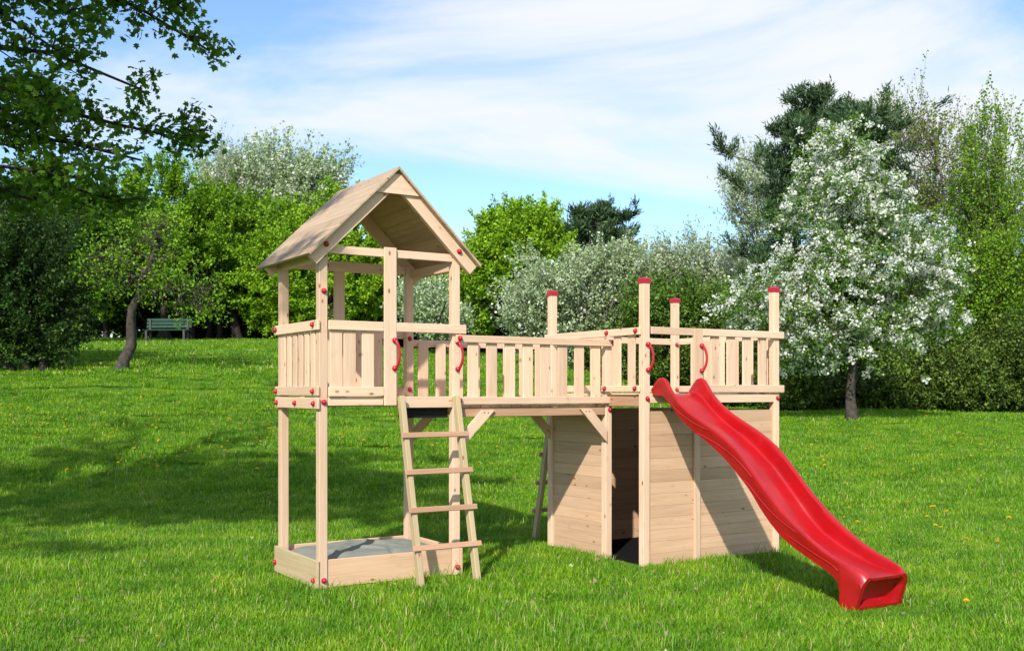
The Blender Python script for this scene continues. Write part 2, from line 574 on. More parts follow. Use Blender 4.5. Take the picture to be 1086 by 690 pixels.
def handle(parent, x, y, z0, z1):
    """moulded red grip: curved bar bowing to the right and forward between two round feet"""
    bm = bmesh.new()
    n = 17
    rings = []
    for i in range(n):
        t = i / (n - 1)
        bow = math.sin(math.pi * t) ** 0.6
        zz = z0 + (z1 - z0) * t
        c = Vector((x + .024 * bow, y - .012 - .036 * bow, zz))
        r = .0108 + .003 * (1 - bow)
        t2 = min(max(t, .02), .98)
        db = (math.sin(math.pi * min(t2 + .01, 1)) ** .6 - math.sin(math.pi * (t2 - .01)) ** .6) / .02
        tan = Vector((.024 * db, -.036 * db, z1 - z0)).normalized()
        a = tan.cross(Vector((1, 0, 0))).normalized(); b2 = tan.cross(a)
        rings.append([bm.verts.new(c + r * (math.cos(k * math.tau / 10) * a + math.sin(k * math.tau / 10) * b2)) for k in range(10)])
    for r0, r1 in zip(rings, rings[1:]):
        for i in range(10): bm.faces.new((r0[i], r0[(i + 1) % 10], r1[(i + 1) % 10], r1[i]))
    bm.faces.new(rings[0]); bm.faces.new(rings[-1])
    for zz in (z0, z1):
        prof = [(.0225, 0), (.0225, -.010), (.019, -.022), (.010, -.029), (.001, -.031)]
        rr = [[bm.verts.new((x + q * math.cos(k * math.tau / 14), y + yy, zz + q * math.sin(k * math.tau / 14))) for k in range(14)] for q, yy in prof]
        for r0, r1 in zip(rr, rr[1:]):
            for i in range(14): bm.faces.new((r0[i], r0[(i + 1) % 14], r1[(i + 1) % 14], r1[i]))
        bm.faces.new(rr[0])
    o = bm_obj('grip_handle', bm, M['red'], parent, (0, 0, 0), 50)
    o.data.transform(Matrix.Translation(-parent.location))
    return o


# --- tower posts
pA = post(0, 0, 0, 2.66)
pB = post(TA, 0, 0, 2.66)
pC = post(0, TB, 0, 2.66)
pD = post(TA, TB, 0, 2.66)
pMid = post(.545, -.024, 1.42, 2.69, .108, .022, label='short front post beside the ladder opening')
pMidB = post(.50, TB + PW - .024, 1.5, 2.6, .1, .022)
for p, z in ((pA, 2.60), (pA, 2.315), (pA, 1.45), (pA, .065)):
    bolt(p, (PW * .55, 0, z))
bolt(pB, (TA + .035, 0, 2.585)) if False else None
bolt(pB, (TA + .035, 0, 1.375))
bolt(pB, (TA + .045, 0, .065))
bolt(pC, (.035, TB, 2.57)) if False else None
bolt(pD, (TA + .03, TB, 2.01)); bolt(pD, (TA + .03, TB, 1.55))
handle(pMid, .632, -.024, 1.72, 1.945)
handle(pB, TA + .045, 0, 1.72, 1.945)

# --- tower platform: joists, deck boards, rim beams
o = MB().span((PW + .003, .0, 1.422), (.545, .022, 1.492)).build('platform_beam', WD, frame)
o = MB().span((.66, -.002, 1.40), (TA - .003, .02, 1.492)).build('platform_beam', WD, frame)
o = MB().span((-.024, -.02, 1.397), (-.002, TB + PW + .01, 1.487)).build('platform_beam', WD, frame, (-.024, -.02, 1.397))
for y in (.05, .46, TB + .03): bolt(o, (-.024, y, 1.44), 'left')
MB().span((.0, TB + PW + .002, 1.40), (TA + PW, TB + PW + .022, 1.49)).build('platform_beam', WD, frame)
MB().span((TA + PW + .002, PW, 1.36), (TA + PW + .022, TB, 1.44)).build('platform_beam', WD, frame)
bd = MB()
for i in range(9):
    y0 = .026 + i * .101
    bd.span((.004, y0, 1.45), (TA + PW - .004, y0 + .095, 1.470)) if 0 < i < 8 else bd.span((PW + .004, y0, 1.45), (TA - .004, y0 + .095, 1.470))
bd.build('platform_deck', M['plank'], frame)
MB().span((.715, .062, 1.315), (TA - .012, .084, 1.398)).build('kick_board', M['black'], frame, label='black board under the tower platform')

# --- tower balustrades
def balustrade(x0, x1, y, zr0, zr1, zb0, zb1, slats, sw, axis='x', thick=.022, out=-1, rail_ext=(0, 0), low_ext=None, bolts=(), zs=None, m=WD):
    """boards seen from outside: top rail, bottom rail and slats behind them. axis 'x': runs along x at y; out gives the outer side"""
    e = low_ext or rail_ext
    par = empty_part('balustrade')
    def sp(a0, a1, d0, d1, z0, z1, name, m2=m):
        lo = (a0, min(d0, d1), z0) if axis == 'x' else (min(d0, d1), a0, z0)
        hi = (a1, max(d0, d1), z1) if axis == 'x' else (max(d0, d1), a1, z1)
        org = tuple((a + b2) / 2 for a, b2 in zip(lo, hi))
        return MB().span(lo, hi).build(name, m2, par, org)
    r = sp(x0 - rail_ext[0], x1 + rail_ext[1], y, y + out * thick, zr0, zr1, 'top_rail')
    l = sp(x0 - e[0], x1 + e[1], y, y + out * thick, zb0, zb1, 'bottom_rail')
    z0, z1 = zs or (zb0 + .01, zr1 - .035)
    for s0 in slats:
        sp(s0, s0 + sw, y - out * .001, y - out * .019, z0, z1, 'slat')
    f = {('x', -1): 'front', ('x', 1): 'back', ('y', -1): 'left', ('y', 1): 'right'}[(axis, out)]
    for a, z in bolts:
        p = (a, y + out * thick, z) if axis == 'x' else (y + out * thick, a, z)
        c = bpy.data.objects.new('bolt_cap', capme); C.objects.link(c); c.parent = par
        c.location = p
        c.rotation_euler = (0, 0, {'front': 0, 'left': -math.pi / 2, 'right': math.pi / 2, 'back': math.pi}[f])
    return par


def empty_part(name):
    o = bpy.data.objects.new(name, None)
    C.objects.link(o); o.parent = frame
    return o


# front, left of the ladder opening (rail runs on across the opening to the corner post)
balustrade(PW, .545, .0, 2.015, 2.09, 1.494, 1.57, [.09, .206, .362], .104, 'x', out=-1, rail_ext=(-.002, -.002))
MB().span((.655, -.022, 2.015), (TA + PW + .05, -.001, 2.09)).build('top_rail', WD, frame)
# left side
balustrade(0, TB + PW, -.001, 2.01, 2.09, 1.50, 1.575, [.10 + i * .134 for i in range(6)], .088, 'y', out=-1, rail_ext=(.02, .03), low_ext=(.015, .02),
           bolts=[(.07, 2.055), (TB + .06, 2.055), (.07, 1.535), (TB + .05, 1.535)])
# back
balustrade(0, TA + PW, TB + PW + .001, 2.01, 2.09, 1.50, 1.575, [.1 + i * .152 for i in range(7)], .105, 'x', out=1, rail_ext=(.02, .02))

# --- tower roof
ZE, ZA, XL, XR, XM = 2.59, 3.335, -.124, 1.403, .6395
YF, YB = -.10, 1.165
nb = MB()
for sgn, xe in ((1, XL), (-1, XR)):
    roofp = MB()
    e = Vector((xe, 0, ZE)); a = Vector((XM, 0, ZA))
    d = (a - e); L = d.length; d.normalize()
    nrm = Vector((-d.z, 0, d.x)) if sgn > 0 else Vector((d.z, 0, -d.x))
    nrows = 9
    rh = L / nrows
    for i in range(nrows):
        p = e + d * (i * rh + .0004); q = e + d * ((i + 1) * rh - .0004)
        c = (p + q) / 2
        rot = Matrix((Vector((0, 1, 0)), d, Vector((0, 1, 0)).cross(d))).transposed()
        cx = c - nrm * .009
        roofp.box((cx.x, (YF + YB) / 2, cx.z), ((YB - YF) / 2, (q - p).length / 2, .009), rot=rot, ch=.0015)
    rf = roofp.build('roof_panel', M['roofwood'], frame, (XM, YF, ZA))
    for y0 in (-.046, TB + PW + .026):
        rd = MB()
        p = e - nrm * .019 + d * (.01); q = a - nrm * .019 - d * .0
        hgt = .092
        # rafter as a prism: parallel to the roof, cut plumb at the ridge, square at the eave
        lo = -nrm * hgt
        k = (hgt / abs(d.z / d.x) if False else hgt * abs(d.z / d.x))
        P = [p, q - Vector((0.004 * sgn, 0, 0)), q + lo - d * (hgt * abs(d.z / d.x) * 0) , p + lo]
        # plumb cut: where the underside meets the ridge line x = XM
        u0 = p + lo
        tt = (XM - .004 * sgn - u0.x) / d.x
        P[2] = u0 + d * tt
        poly = [(v.x, v.z) for v in P]
        rd.prism(poly if True else poly[::-1], .044, (0, y0 + .044, 0), (1, 0, 0), (0, 0, 1), 0)
        # grain along the rafter
        rd.G = [((Vector((v[0], 0, v[2])).dot(d)) + 3.3 * y0, v[1] + sgn, Vector((v[0], 0, v[2])).dot(nrm) + 7) for v in rd.V]
        ra = rd.build('rafter', WD, rf)
        ra.data.transform(Matrix.Translation(-rf.location))
        if y0 < 0:
            cx_ = .04 if sgn > 0 else TA + .035
            zc = e.z + (cx_ - xe) * d.z / d.x - .075
            c = bpy.data.objects.new('bolt_cap', capme); C.objects.link(c); c.parent = rf
            c.location = Vector((cx_, y0, zc)) - rf.location
# collar board under the ridge, front and back
for y0 in (-.0475, TB + PW + .0245):
    z0 = 3.118; z1 = 3.185
    def half(z): return (ZA - z - .03) / (ZA - ZE) * (XM - XL)
    poly = [(XM - half(z0), z0), (XM + half(z0), z0), (XM + half(z1) , z1), (XM + .03, ZA - .06), (XM - .03, ZA - .06), (XM - half(z1), z1)]
    MB().prism(poly, .020, (0, y0 + .0, 0), (1, 0, 0), (0, 0, 1)).build('collar_board', WD, frame)
# upper beams
o = MB().span((PW + .002, .002, 2.612), (TA - .002, .024, 2.677)).build('upper_beam', WD, frame)
ub = MB().span((PW + .002, TB + .03, 2.58), (TA - .002, TB + .052, 2.67)).build('upper_beam', WD, frame, (0, TB, 2.58))
bolt(ub, (.42, TB + .03, 2.625))
MB().span((.005, PW + .002, 2.55), (.027, TB - .002, 2.63)).build('upper_beam', WD, frame)
MB().span((TA + .043, PW + .002, 2.55), (TA + .065, TB - .002, 2.63)).build('upper_beam', WD, frame)

# --- bridge
BX0, BX1 = TA + PW, 2.79
P3x, P3y = FX, .022
sl_ = [1.325 + i * .1835 for i in range(8)]
balustrade(TA + .02, BX1 + .07, -.004, 1.944, 2.006, 1.424, 1.486, sl_, .104, 'x', out=-1, rail_ext=(0, 0),
           bolts=[(TA + .055, 1.978), (TA + .055, 1.458), (BX1 + .045, 1.455), (BX1 + .05, 1.978)], zs=(1.43, 1.975))
balustrade(TA + .02, BX1 + .07, TB + .074, 1.944, 2.006, 1.424, 1.486, sl_, .104, 'x', out=1, zs=(1.43, 1.975), bolts=[(BX1 + .045, 1.978)])
MB().span((BX0 + .003, .012, 1.318), (FX - .003, .052, 1.395)).build('bridge_beam', M['rung'], frame)
MB().span((BX0 + .003, TB + .018, 1.318), (FX - .003, TB + .058, 1.395)).build('bridge_beam', M['rung'], frame)
bd = MB()
nbd = 15
for i in range(nbd):
    x0 = BX0 + .004 + i * (FX - BX0 - .006) / nbd
    bd.span((x0, .006, 1.399), (x0 + (FX - BX0) / nbd - .007, TB + .062, 1.419))
bd.build('bridge_deck', M['plank'], frame)
# diagonal braces
def brace(x0, z0, x1, z1, y, d=.024):
    b2 = MB()
    p, q = Vector((x0, y + d / 2, z0)), Vector((x1, y + d / 2, z1))
    b2.bar(p, q, d, .085, up=(0, 1, 0)) if False else None
    dx_ = (q - p).normalized()
    w = .043
    # plumb-cut ends
    hz = w / abs(dx_.x) if abs(dx_.x) > 1e-3 else w
    n2 = Vector((-dx_.z, 0, dx_.x))
    sgn = 1 if x1 > x0 else -1
    P = [p + Vector((0, 0, -hz)), p + Vector((0, 0, hz)), q + Vector((-sgn * w / abs(dx_.z), 0, 0)), q + Vector((sgn * w / abs(dx_.z), 0, 0))]
    b2.prism([(v.x, v.z) for v in P], -d, (0, y, 0), (1, 0, 0), (0, 0, 1))
    b2.G = [(Vector((v[0], 0, v[2])).dot(dx_) + x0 * 5, v[1] + z0, Vector((v[0], 0, v[2])).dot(n2) + 3) for v in b2.V]
    o = b2.build('brace', WD, frame)
    # two screws at the upper end
    sb = bmesh.new()
    for k in (-.018, .018):
        c = q - dx_ * .03 + Vector((k, -.001, 0))
        vs = [sb.verts.new((c.x + .006 * math.cos(a), y - .0015, c.z + .006 * math.sin(a))) for a in [i * math.tau / 8 for i in range(8)]]
        sb.faces.new(vs)
        vs2 = [sb.verts.new((v.co.x, y + .004, v.co.z)) for v in vs]
        for i in range(8): sb.faces.new((vs[i], vs[(i + 1) % 8], vs2[(i + 1) % 8], vs2[i]))
    bm_obj('screw', sb, M['screw'], o, (0, 0, 0), 30)
brace(BX0 + .002, 1.11, BX0 + .27, 1.375, -.014)
brace(FX - .002, 1.13, FX - .24, 1.375, -.014)
brace(BX0 + .002, 1.11, BX0 + .27, 1.375, TB + .062)
brace(FX - .002, 1.13, FX - .24, 1.375, TB + .062)

# --- fort posts
F1 = post(FX, FY, 0, 2.515, cap=True)
F2 = post(FX + FC, FY, 0, 2.515, cap=True)
F4 = post(FX, FY + FE, 0, 2.515, cap=True)
F5 = post(FX + FC, FY + FE, 0, 2.515, cap=True)
F3 = post(FX, P3y - .015, 0, 1.996)
FM = post(FX + .558, FY - .024, 1.44, 2.10, .112, .022, label='short post between the slide and the slats')
for p, q, z in ((F1, (FX + .04, FY, 0), 1.47), (F2, (FX + FC + .045, FY, 0), 1.47), (F3, (FX + .045, P3y - .015, 0), 1.365)):
    bolt(p, (q[0], q[1], z))
handle(F1, FX + .045, FY, 1.72, 1.945)
handle(FM, FX + .645, FY - .024, 1.72, 1.945)
# railings
xs0, xs1 = FX + PW, FX + FC
balustrade(FX + .672, FX + FC + PW + .045, FY - .001, 2.035, 2.10, 1.522, 1.592, [FX + .785, FX + .985, FX + 1.185, FX + 1.385], .104, 'x', out=-1, rail_ext=(-.002, 0))
MB().span((FX + PW + .002, FY - .023, 2.035), (FX + .556, FY - .002, 2.10)).build('top_rail', WD, frame)
balustrade(FY, FY + FE + PW, FX - .002, 2.03, 2.095, 1.53, 1.585, [], .1, 'y', out=-1, rail_ext=(-.03, .02), low_ext=(-.04, -(FE - FD - .07) ),
           bolts=[(FY + .08, 2.065), (FY + .50, 2.065), (FY + .09, 1.56), (FY + .53, 1.56)])
for s0 in (.13, .335):
    MB().span((FX + .001, FY + s0, 1.53), (FX + .02, FY + s0 + .1, 2.06)).build('slat', WD, frame)
balustrade(FX, FX + FC + PW, FY + FE + PW + .001, 2.03, 2.095, 1.522, 1.59, [FX + .12 + i * .2 for i in range(4)], .104, 'x', out=1, rail_ext=(.02, .02),
           bolts=[])
bkp = balustrade(FY, FY + FE + PW, FX + FC + PW + .001, 2.03, 2.095, 1.522, 1.59, [FY + .14 + i * .2 for i in range(6)], .104, 'y', out=1, rail_ext=(-.03, .02))
bolt(F5, (FX + FC + .03, FY + FE, 2.03)); bolt(F5, (FX + FC + .03, FY + FE, 1.55))
# platform beams and deck
MB().span((FX + PW + .002, FY - .002, 1.43), (FX + FC - .002, FY + .02, 1.512)).build('platform_beam', WD, frame)
MB().span((FX + PW + .002, FY + FE + PW - .02, 1.43), (FX + FC - .002, FY + FE + PW - .001, 1.512)).build('platform_beam', WD, frame)
MB().span((FX + .02, FY + PW + .002, 1.40), (FX + .042, P3y - .017, 1.505)).build('platform_beam', M['rung'], frame)
MB().span((FX + FC + .03, FY + PW + .002, 1.43), (FX + FC + .052, FY + FE - .002, 1.512)).build('platform_beam', WD, frame)
bd = MB()
nbd = 14
for i in range(nbd):
    y0 = FY + .024 + i * (FE + PW - .048) / nbd
    ins = PW + .004 if (i == 0 or i == nbd - 1) else .046
    bd.span((FX + ins, y0, 1.468), (FX + FC + (-.004 if (i == 0 or i == nbd - 1) else .024), y0 + (FE + PW - .048) / nbd - .006, 1.488))
bd.build('platform_deck', M['plank'], frame)

# --- plank walls of the den
def plankwall(name, a0, a1, c, axis, z1=1.36, rows=13, t=.019):
    w = MB()
    h = z1 / rows
    for i in range(rows):
        z0 = i * h + (.006 if i == 0 else .0006); zt = (i + 1) * h - .0006
        lo = (a0, c, z0) if axis == 'x' else (c, a0, z0)
        hi = (a1, c + t, zt) if axis == 'x' else (c + t, a1, zt)
        w.span(lo, hi, ch=.0018)
    return w.build('plank_wall', M['plank'], frame)
w1 = plankwall('front', FX + PW + .002, FX + FC - .002, FY + .022, 'x')
w2 = plankwall('left', P3y + .058, FY + FE - .002, FX + .026, 'y')
w3 = plankwall('back', FX + PW + .002, FX + FC - .002, FY + FE + .03, 'x')
w4 = plankwall('right', FY + PW + .002, FY + FE - .002, FX + FC + .03, 'y')
MB().span((FX + .588, FY - .004, .0), (FX + .656, FY + .0205, 1.362)).build('batten', WD, w1)
for p, (bx, by) in ((F1, (0, 0)), ):
    pass
# --- slide
def slide_part():
    T = [(0, 1.552), (.035, 1.60), (.085, 1.648), (.13, 1.656), (.175, 1.640), (.24, 1.553), (.30, 1.494), (.37, 1.436), (.46, 1.38), (.55, 1.331), (.70, 1.264), (.80, 1.219), (.90, 1.168), (1.04, 1.083), (1.13, 1.005), (1.22, .918), (1.31, .83), (1.40, .745), (1.48, .68), (1.56, .615), (1.66, .545), (1.76, .482), (1.85, .432), (1.92, .397), (2.0, .361), (2.08, .333), (2.15, .313), (2.22, .298), (2.255, .285), (2.28, .262), (2.292, .236)]
    B = [(0, 1.500), (.14, 1.494), (.19, 1.462), (.24, 1.415), (.36, 1.305), (.46, 1.243), (.55, 1.19), (.70, 1.115), (.83, 1.042), (.93, .974), (1.04, .887), (1.13, .81), (1.19, .755), (1.28, .648), (1.34, .585), (1.40, .528), (1.515, .434), (1.67, .358), (1.82, .297), (1.95, .246), (2.0, .221), (2.03, .197), (2.055, .16), (2.07, .115), (2.078, .02), (2.085, .004), (2.292, .004)]
    D = [(0, 1.516), (.13, 1.516), (.19, 1.482), (.30, 1.385), (.46, 1.273), (.70, 1.146), (.86, 1.05), (1.04, .918), (1.22, .745), (1.40, .562), (1.56, .44), (1.76, .345), (1.95, .283), (2.08, .253), (2.18, .241), (2.25, .240), (2.292, .236)]
    st = sorted(set([round(x, 3) for x, _ in T] + [2.03, 2.055, 2.07, 2.078, 2.085] + [round(x, 3) for x in np.arange(.02, 2.2, .06)]))
    f = lambda P, s: float(np.interp(s, [p[0] for p in P], [p[1] for p in P]))
    Wd = .49
    def sm(P, s, k=.02):
        return (f(P, max(0, s - k)) + 2 * f(P, s) + f(P, min(2.292, s + k))) / 4
    def ring(s):
        t, bq = sm(T, s), (sm(B, s, .012) if s < 2.05 else f(B, s))
        dd = min(sm(D, s), t - .0005)
        k = max(0, min(1, (s - 2.10) / .19)); k = k * k * (3 - 2 * k)
        top = [(.001 * k, t - .022 - .055 * k), (.002 + .010 * k, t - .009 - .034 * k), (.012 + .012 * k, t - .001 - .020 * k), (.024 + .014 * k, t - .009 * k), (.036 + .012 * k, t - .002 - .001 * k), (.045 + .014 * k, t - .012 * (1 - k))]
        inn = []; k2 = k
        for _, (xx, q) in enumerate(((.050, .80), (.056, .40), (.063, .12), (.074, .03), (.092, .004), (.17, 0))):
            inn.append((xx + .016 * k2, dd + (t - .012 * (1 - k2) - dd) * q))
        half = [(.018, bq)] + [(.016, bq + (t - bq) * .25), (.009, bq + (t - bq) * .6)] + top + inn
        outl = half + [(Wd / 2, dd)] + [(Wd - x, z) for x, z in half[::-1]]
        und = max(bq + .002, dd - .02)
        outl += [(Wd - .034, bq), (Wd - .042, und), (.042, und), (.034, bq)]
        return outl
    bm = bmesh.new()
    rings = []
    x0 = .0
    for s in st:
        pts = ring(s)
        vs = []
        for x, z in pts:
            ss = s
            if s > 2.20: ss = s - (s - 2.20) * max(0, min(1, (.236 - z) / .236)) * .85
            fl = 0.0
            if s > 2.04: fl = .022 * min(1, (s - 2.04) / .04) * max(0, min(1, (.22 - z) / .2))   # foot flares outward
            xx = x + (-fl if x < Wd * .2 else fl if x > Wd * .8 else 0)
            vs.append(bm.verts.new((x0 + xx, -ss, z)))
        rings.append(vs)
    n = len(rings[0])
    for r0, r1 in zip(rings, rings[1:]):
        for i in range(n):
            bm.faces.new((r0[i], r0[(i + 1) % n], r1[(i + 1) % n], r1[i]))
    bm.faces.new(rings[0][::-1])
    # front: recessed panel between the two side edges
    last = rings[-1]
    ol = last[:n - 4]
    cz = .12
    c0 = Vector((Wd / 2, 0, .125))
    def inset(k, dep):
        out = []
        for v in ol:
            x = c0.x + (v.co.x - c0.x) * k
            z = c0.z + (v.co.z - c0.z) * (k * .96)
            frac = z / .236
            yy = -(2.292 - (2.292 - 2.20) * max(0, 1 - frac) * .85) + dep
            out.append(bm.verts.new((x, yy, z)))
        return out
    loop = [ol, inset(.86, .001), inset(.82, .012), inset(.76, .06), inset(.60, .085), inset(.3, .09)]
    m_ = len(ol)
    for r0, r1 in zip(loop, loop[1:]):
        for i in range(m_):
            bm.faces.new((r0[i], r0[(i + 1) % m_], r1[(i + 1) % m_], r1[i]))
    bm.faces.new(loop[-1])
    bmesh.ops.remove_doubles(bm, verts=bm.verts, dist=.0004)
    # moulded swoosh ribs on the left outer wall
    for s0, s1 in ((.20, .72), (.58, 1.22), (1.12, 1.68), (1.6, 2.06)):
        prev = None
        N = 16
        for i in range(N + 1):
            t = i / N
            s = s0 + (s1 - s0) * t
            frac = .08 + .66 * (t ** .8) if s1 < 2.05 else .3 + .3 * t
            zb, zt = f(B, s), f(T, s)
            z = zb + (zt - zb) * frac
            xo = .018 - .018 * frac
            for side in (0, 1):
                pass
            p = [bm.verts.new((xo - .001 - .0045 * k, -s, z + dz)) for k, dz in ((0, -.006), (1, 0), (0, .006))]
            q = [bm.verts.new((Wd - v.co.x, v.co.y, v.co.z)) for v in p]
            if prev:
                for a, b2 in ((0, 1), (1, 2)):
                    bm.faces.new((prev[0][a], prev[0][b2], p[b2], p[a]))
                    bm.faces.new((prev[1][a], prev[1][b2], q[b2], q[a]))
            prev = (p, q)
    o = bm_obj('slide', bm, M['slide'], frame, (FX + .077, FY - .004, 0), 38)
    o['label'] = 'glossy red wavy plastic slide'
    return o
slide_part()

# --- ladders
def ladder(x0, x1, yt, yb, sgn, name='ladder'):
    """two stringers leaning from (yt, top) to (yb, ground), four rungs screwed on the outer side"""
    par = empty_part('ladder')
    zt = 1.495
    lean = Vector((0, yb - yt, -zt)).normalized()
    nrm = Vector((0, lean.z, -lean.y)) * (1 if sgn < 0 else -1)
    nrm = nrm if nrm.y * sgn > 0 else -nrm
    for x in (x0, x1 - .045):
        b2 = MB()
        p = Vector((x + .0225, yt, zt)); q = Vector((x + .0225, yb, -.01))
        b2.bar(p, q, .045, .068, up=(1, 0, 0)) if False else None
        xdir = (q - p).normalized()
        rot = Matrix((xdir, Vector((1, 0, 0)), xdir.cross(Vector((1, 0, 0))))).transposed()
        b2.box((p + q) / 2, ((q - p).length / 2, .0225, .032), rot=rot)
        b2.build('side_rail', M['treated'], par, tuple(q))
    for k, z in enumerate((.30, .59, .885, 1.175)):
        t = (zt - z) / zt
        c = Vector(((x0 + x1) / 2, yt + (yb - yt) * t, z)) + nrm * (.032 + .0095)
        xdir = (Vector((0, yb, 0)) - Vector((0, yt, zt))).normalized()
        rot = Matrix((Vector((1, 0, 0)), xdir, Vector((1, 0, 0)).cross(xdir))).transposed()
        MB().box(c, ((x1 - x0) / 2 + .03, .022, .0095), rot=rot).build('rung', M['rung'], par, tuple(c))
    return par
ladder(.662, 1.215, -.036, -.392, -1)
ladder(FX + .09, FX + .66, FY + FE + PW + .06, FY + FE + PW + .40, 1)

# --- sandbox boards
sb_h = .222
o = MB().span((-.024, -.012, .004), (-.002, TB + PW + .03, sb_h)).build('sandbox_board', M['treated'], frame, (-.024, -.012, .004))
bolt(o, (-.024, .05, .065), 'left'); bolt(o, (-.024, TB + .07, .085), 'left')
MB().span((PW + .002, .012, .004), (TA - .002, .034, sb_h)).build('sandbox_board', M['plank'], frame)
MB().span((-.001, TB + PW + .002, .004), (TA + PW + .001, TB + PW + .024, sb_h)).build('sandbox_board', M['plank'], frame)
MB().span((TA + PW + .002, -.006, .004), (TA + PW + .024, TB + PW + .03, sb_h)).build('sandbox_board', M['plank'], frame)

# --- grey cover lying in the sandbox
nx, ny = 66, 48
gx = np.linspace(.012, TA + PW - .012, nx); gy = np.linspace(.045, TB + PW - .012, ny)
GX, GY = np.meshgrid(gx, gy)
ex = np.minimum(GX - .0, TA + PW - GX); ey = np.minimum(GY - .03, TB + PW - GY)
edge = np.clip(np.minimum(ex, ey) / .16, 0, 1)
zz = .165 + .06 * edge ** .6
def fold(x0, y0, ang, wd, hgt, ln):
    dx_, dy_ = GX - x0, GY - y0
    a = dx_ * math.cos(ang) + dy_ * math.sin(ang); b2 = -dx_ * math.sin(ang) + dy_ * math.cos(ang)
    return hgt * np.exp(-(b2 / wd) ** 2) * np.exp(-(a / ln) ** 2)
for a in ((.42, .55, .9, .035, .028, .2), (.62, .4, 2.3, .03, .025, .16), (.80, .6, 1.9, .028, .03, .2), (.25, .35, 2.0, .04, .02, .15), (.95, .35, .7, .03, .025, .18), (.55, .75, .2, .035, .022, .3), (.72, .22, 1.2, .02, -.02, .2), (.33, .2, .4, .03, .015, .2)):
    zz = zz + fold(*a)
corner = np.hypot(GX, GY - .03)
zz -= .05 * np.exp(-(corner / .16) ** 2)
for (xx_, yy_) in ((PW / 2, PW / 2), (TA + PW / 2, PW / 2), (PW / 2, TB + PW / 2), (TA + PW / 2, TB + PW / 2)):
    zz -= .06 * np.exp(-(np.hypot(GX - xx_, GY - yy_) / .07) ** 2)
ii = np.arange(nx * ny).reshape(ny, nx)
keep = []
cxs = (GX[:-1, :-1] + GX[1:, 1:]) / 2; cys = (GY[:-1, :-1] + GY[1:, 1:]) / 2
inpost = np.zeros_like(cxs, bool)
for (a, b2) in ((0, 0), (TA, 0), (0, TB), (TA, TB)):
    inpost |= (cxs > a - .012) & (cxs < a + PW + .012) & (cys > b2 - .012) & (cys < b2 + PW + .012)
F = np.stack([ii[:-1, :-1], ii[:-1, 1:], ii[1:, 1:], ii[1:, :-1]], -1)[~inpost]
loc = np.stack([GX, GY, zz], -1).reshape(-1, 3)
cv = link_mesh('sandbox_cover', fast_mesh('sandbox_cover', loc, F, [M['cover']], smooth=True))
cv.location = A0; cv.rotation_euler = (0, 0, TH)
md = cv.modifiers.new('cloth_thickness', 'SOLIDIFY'); md.thickness = .003
tag(cv, 'crumpled grey sheet lying in the wooden sandbox under the tower', 'cover')

# --- black sheet on the den floor, added to stand in for interior shade
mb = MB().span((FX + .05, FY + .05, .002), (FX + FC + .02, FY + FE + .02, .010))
mo = mb.build('den_shade_sheet', M['shade_black'], None, (FX + FC / 2, FY + FE / 2, .0))
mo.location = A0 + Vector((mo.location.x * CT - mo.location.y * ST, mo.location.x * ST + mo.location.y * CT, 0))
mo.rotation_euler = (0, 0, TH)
tag(mo, 'black sheet standing in for the shade on the ground inside the plank walled den', 'mat')  # category 'mat' holds an added shade sheet, the den has no mat


# ------------------------------------------------------------------ trees and shrubs
def tube_block(paths, sides=5):
    """paths: list of (points (n,3), radii (n,)) -> V, F"""
    Vs, Fs, o = [], [], 0
    for P, r in paths:
        P = np.asarray(P, float); r = np.asarray(r, float)
        n = len(P)
        T = np.gradient(P, axis=0)
        T /= np.linalg.norm(T, axis=1)[:, None] + 1e-9
        ref = np.array([0.31, 0.95, 0.1]) if abs(T[0][2]) > .7 else np.array([0., 0., 1.])
        a = np.cross(T, ref); a /= np.linalg.norm(a, axis=1)[:, None] + 1e-9
        b2 = np.cross(T, a)
        ang = np.arange(sides) * math.tau / sides
        ring = P[:, None, :] + r[:, None, None] * (np.cos(ang)[None, :, None] * a[:, None, :] + np.sin(ang)[None, :, None] * b2[:, None, :])
        Vs.append(ring.reshape(-1, 3))
        k = np.arange(n * sides).reshape(n, sides) + o
        kn = np.roll(k, -1, axis=1)
        Fs.append(np.stack([k[:-1], kn[:-1], kn[1:], k[1:]], -1).reshape(-1, 4))
        o += n * sides
    return np.concatenate(Vs), np.concatenate(Fs)


def curve(p, q, sag, wob, n=6):
    """slightly irregular curve from p to q, bowed by sag along z"""
    t = np.linspace(0, 1, n)[:, None]
    P = p + (q - p) * t
    P[:, 2] += (sag * 4 * t * (1 - t))[:, 0]
    L = np.linalg.norm(q - p)
    P[1:-1] += rng.normal(0, wob * L, (n - 2, 3))
    return P


KITE = np.array([[0, 0, 0], [.34, .42, .05], [0, 1, -.04], [-.34, .42, .05]])
NEEDLE = np.array([[0, 0, 0], [.10, .4, .0], [0, 1, 0], [-.10, .4, .0]])
LOBED = np.array([[0, 0, 0], [.18, .10, .03], [.50, .18, -.02], [.30, .36, .04], [.55, .62, -.05], [.24, .62, .03], [0, 1.0, -.06], [-.24, .62, .03], [-.55, .62, -.05], [-.30, .36, .04], [-.50, .18, -.02], [-.18, .10, .03]])


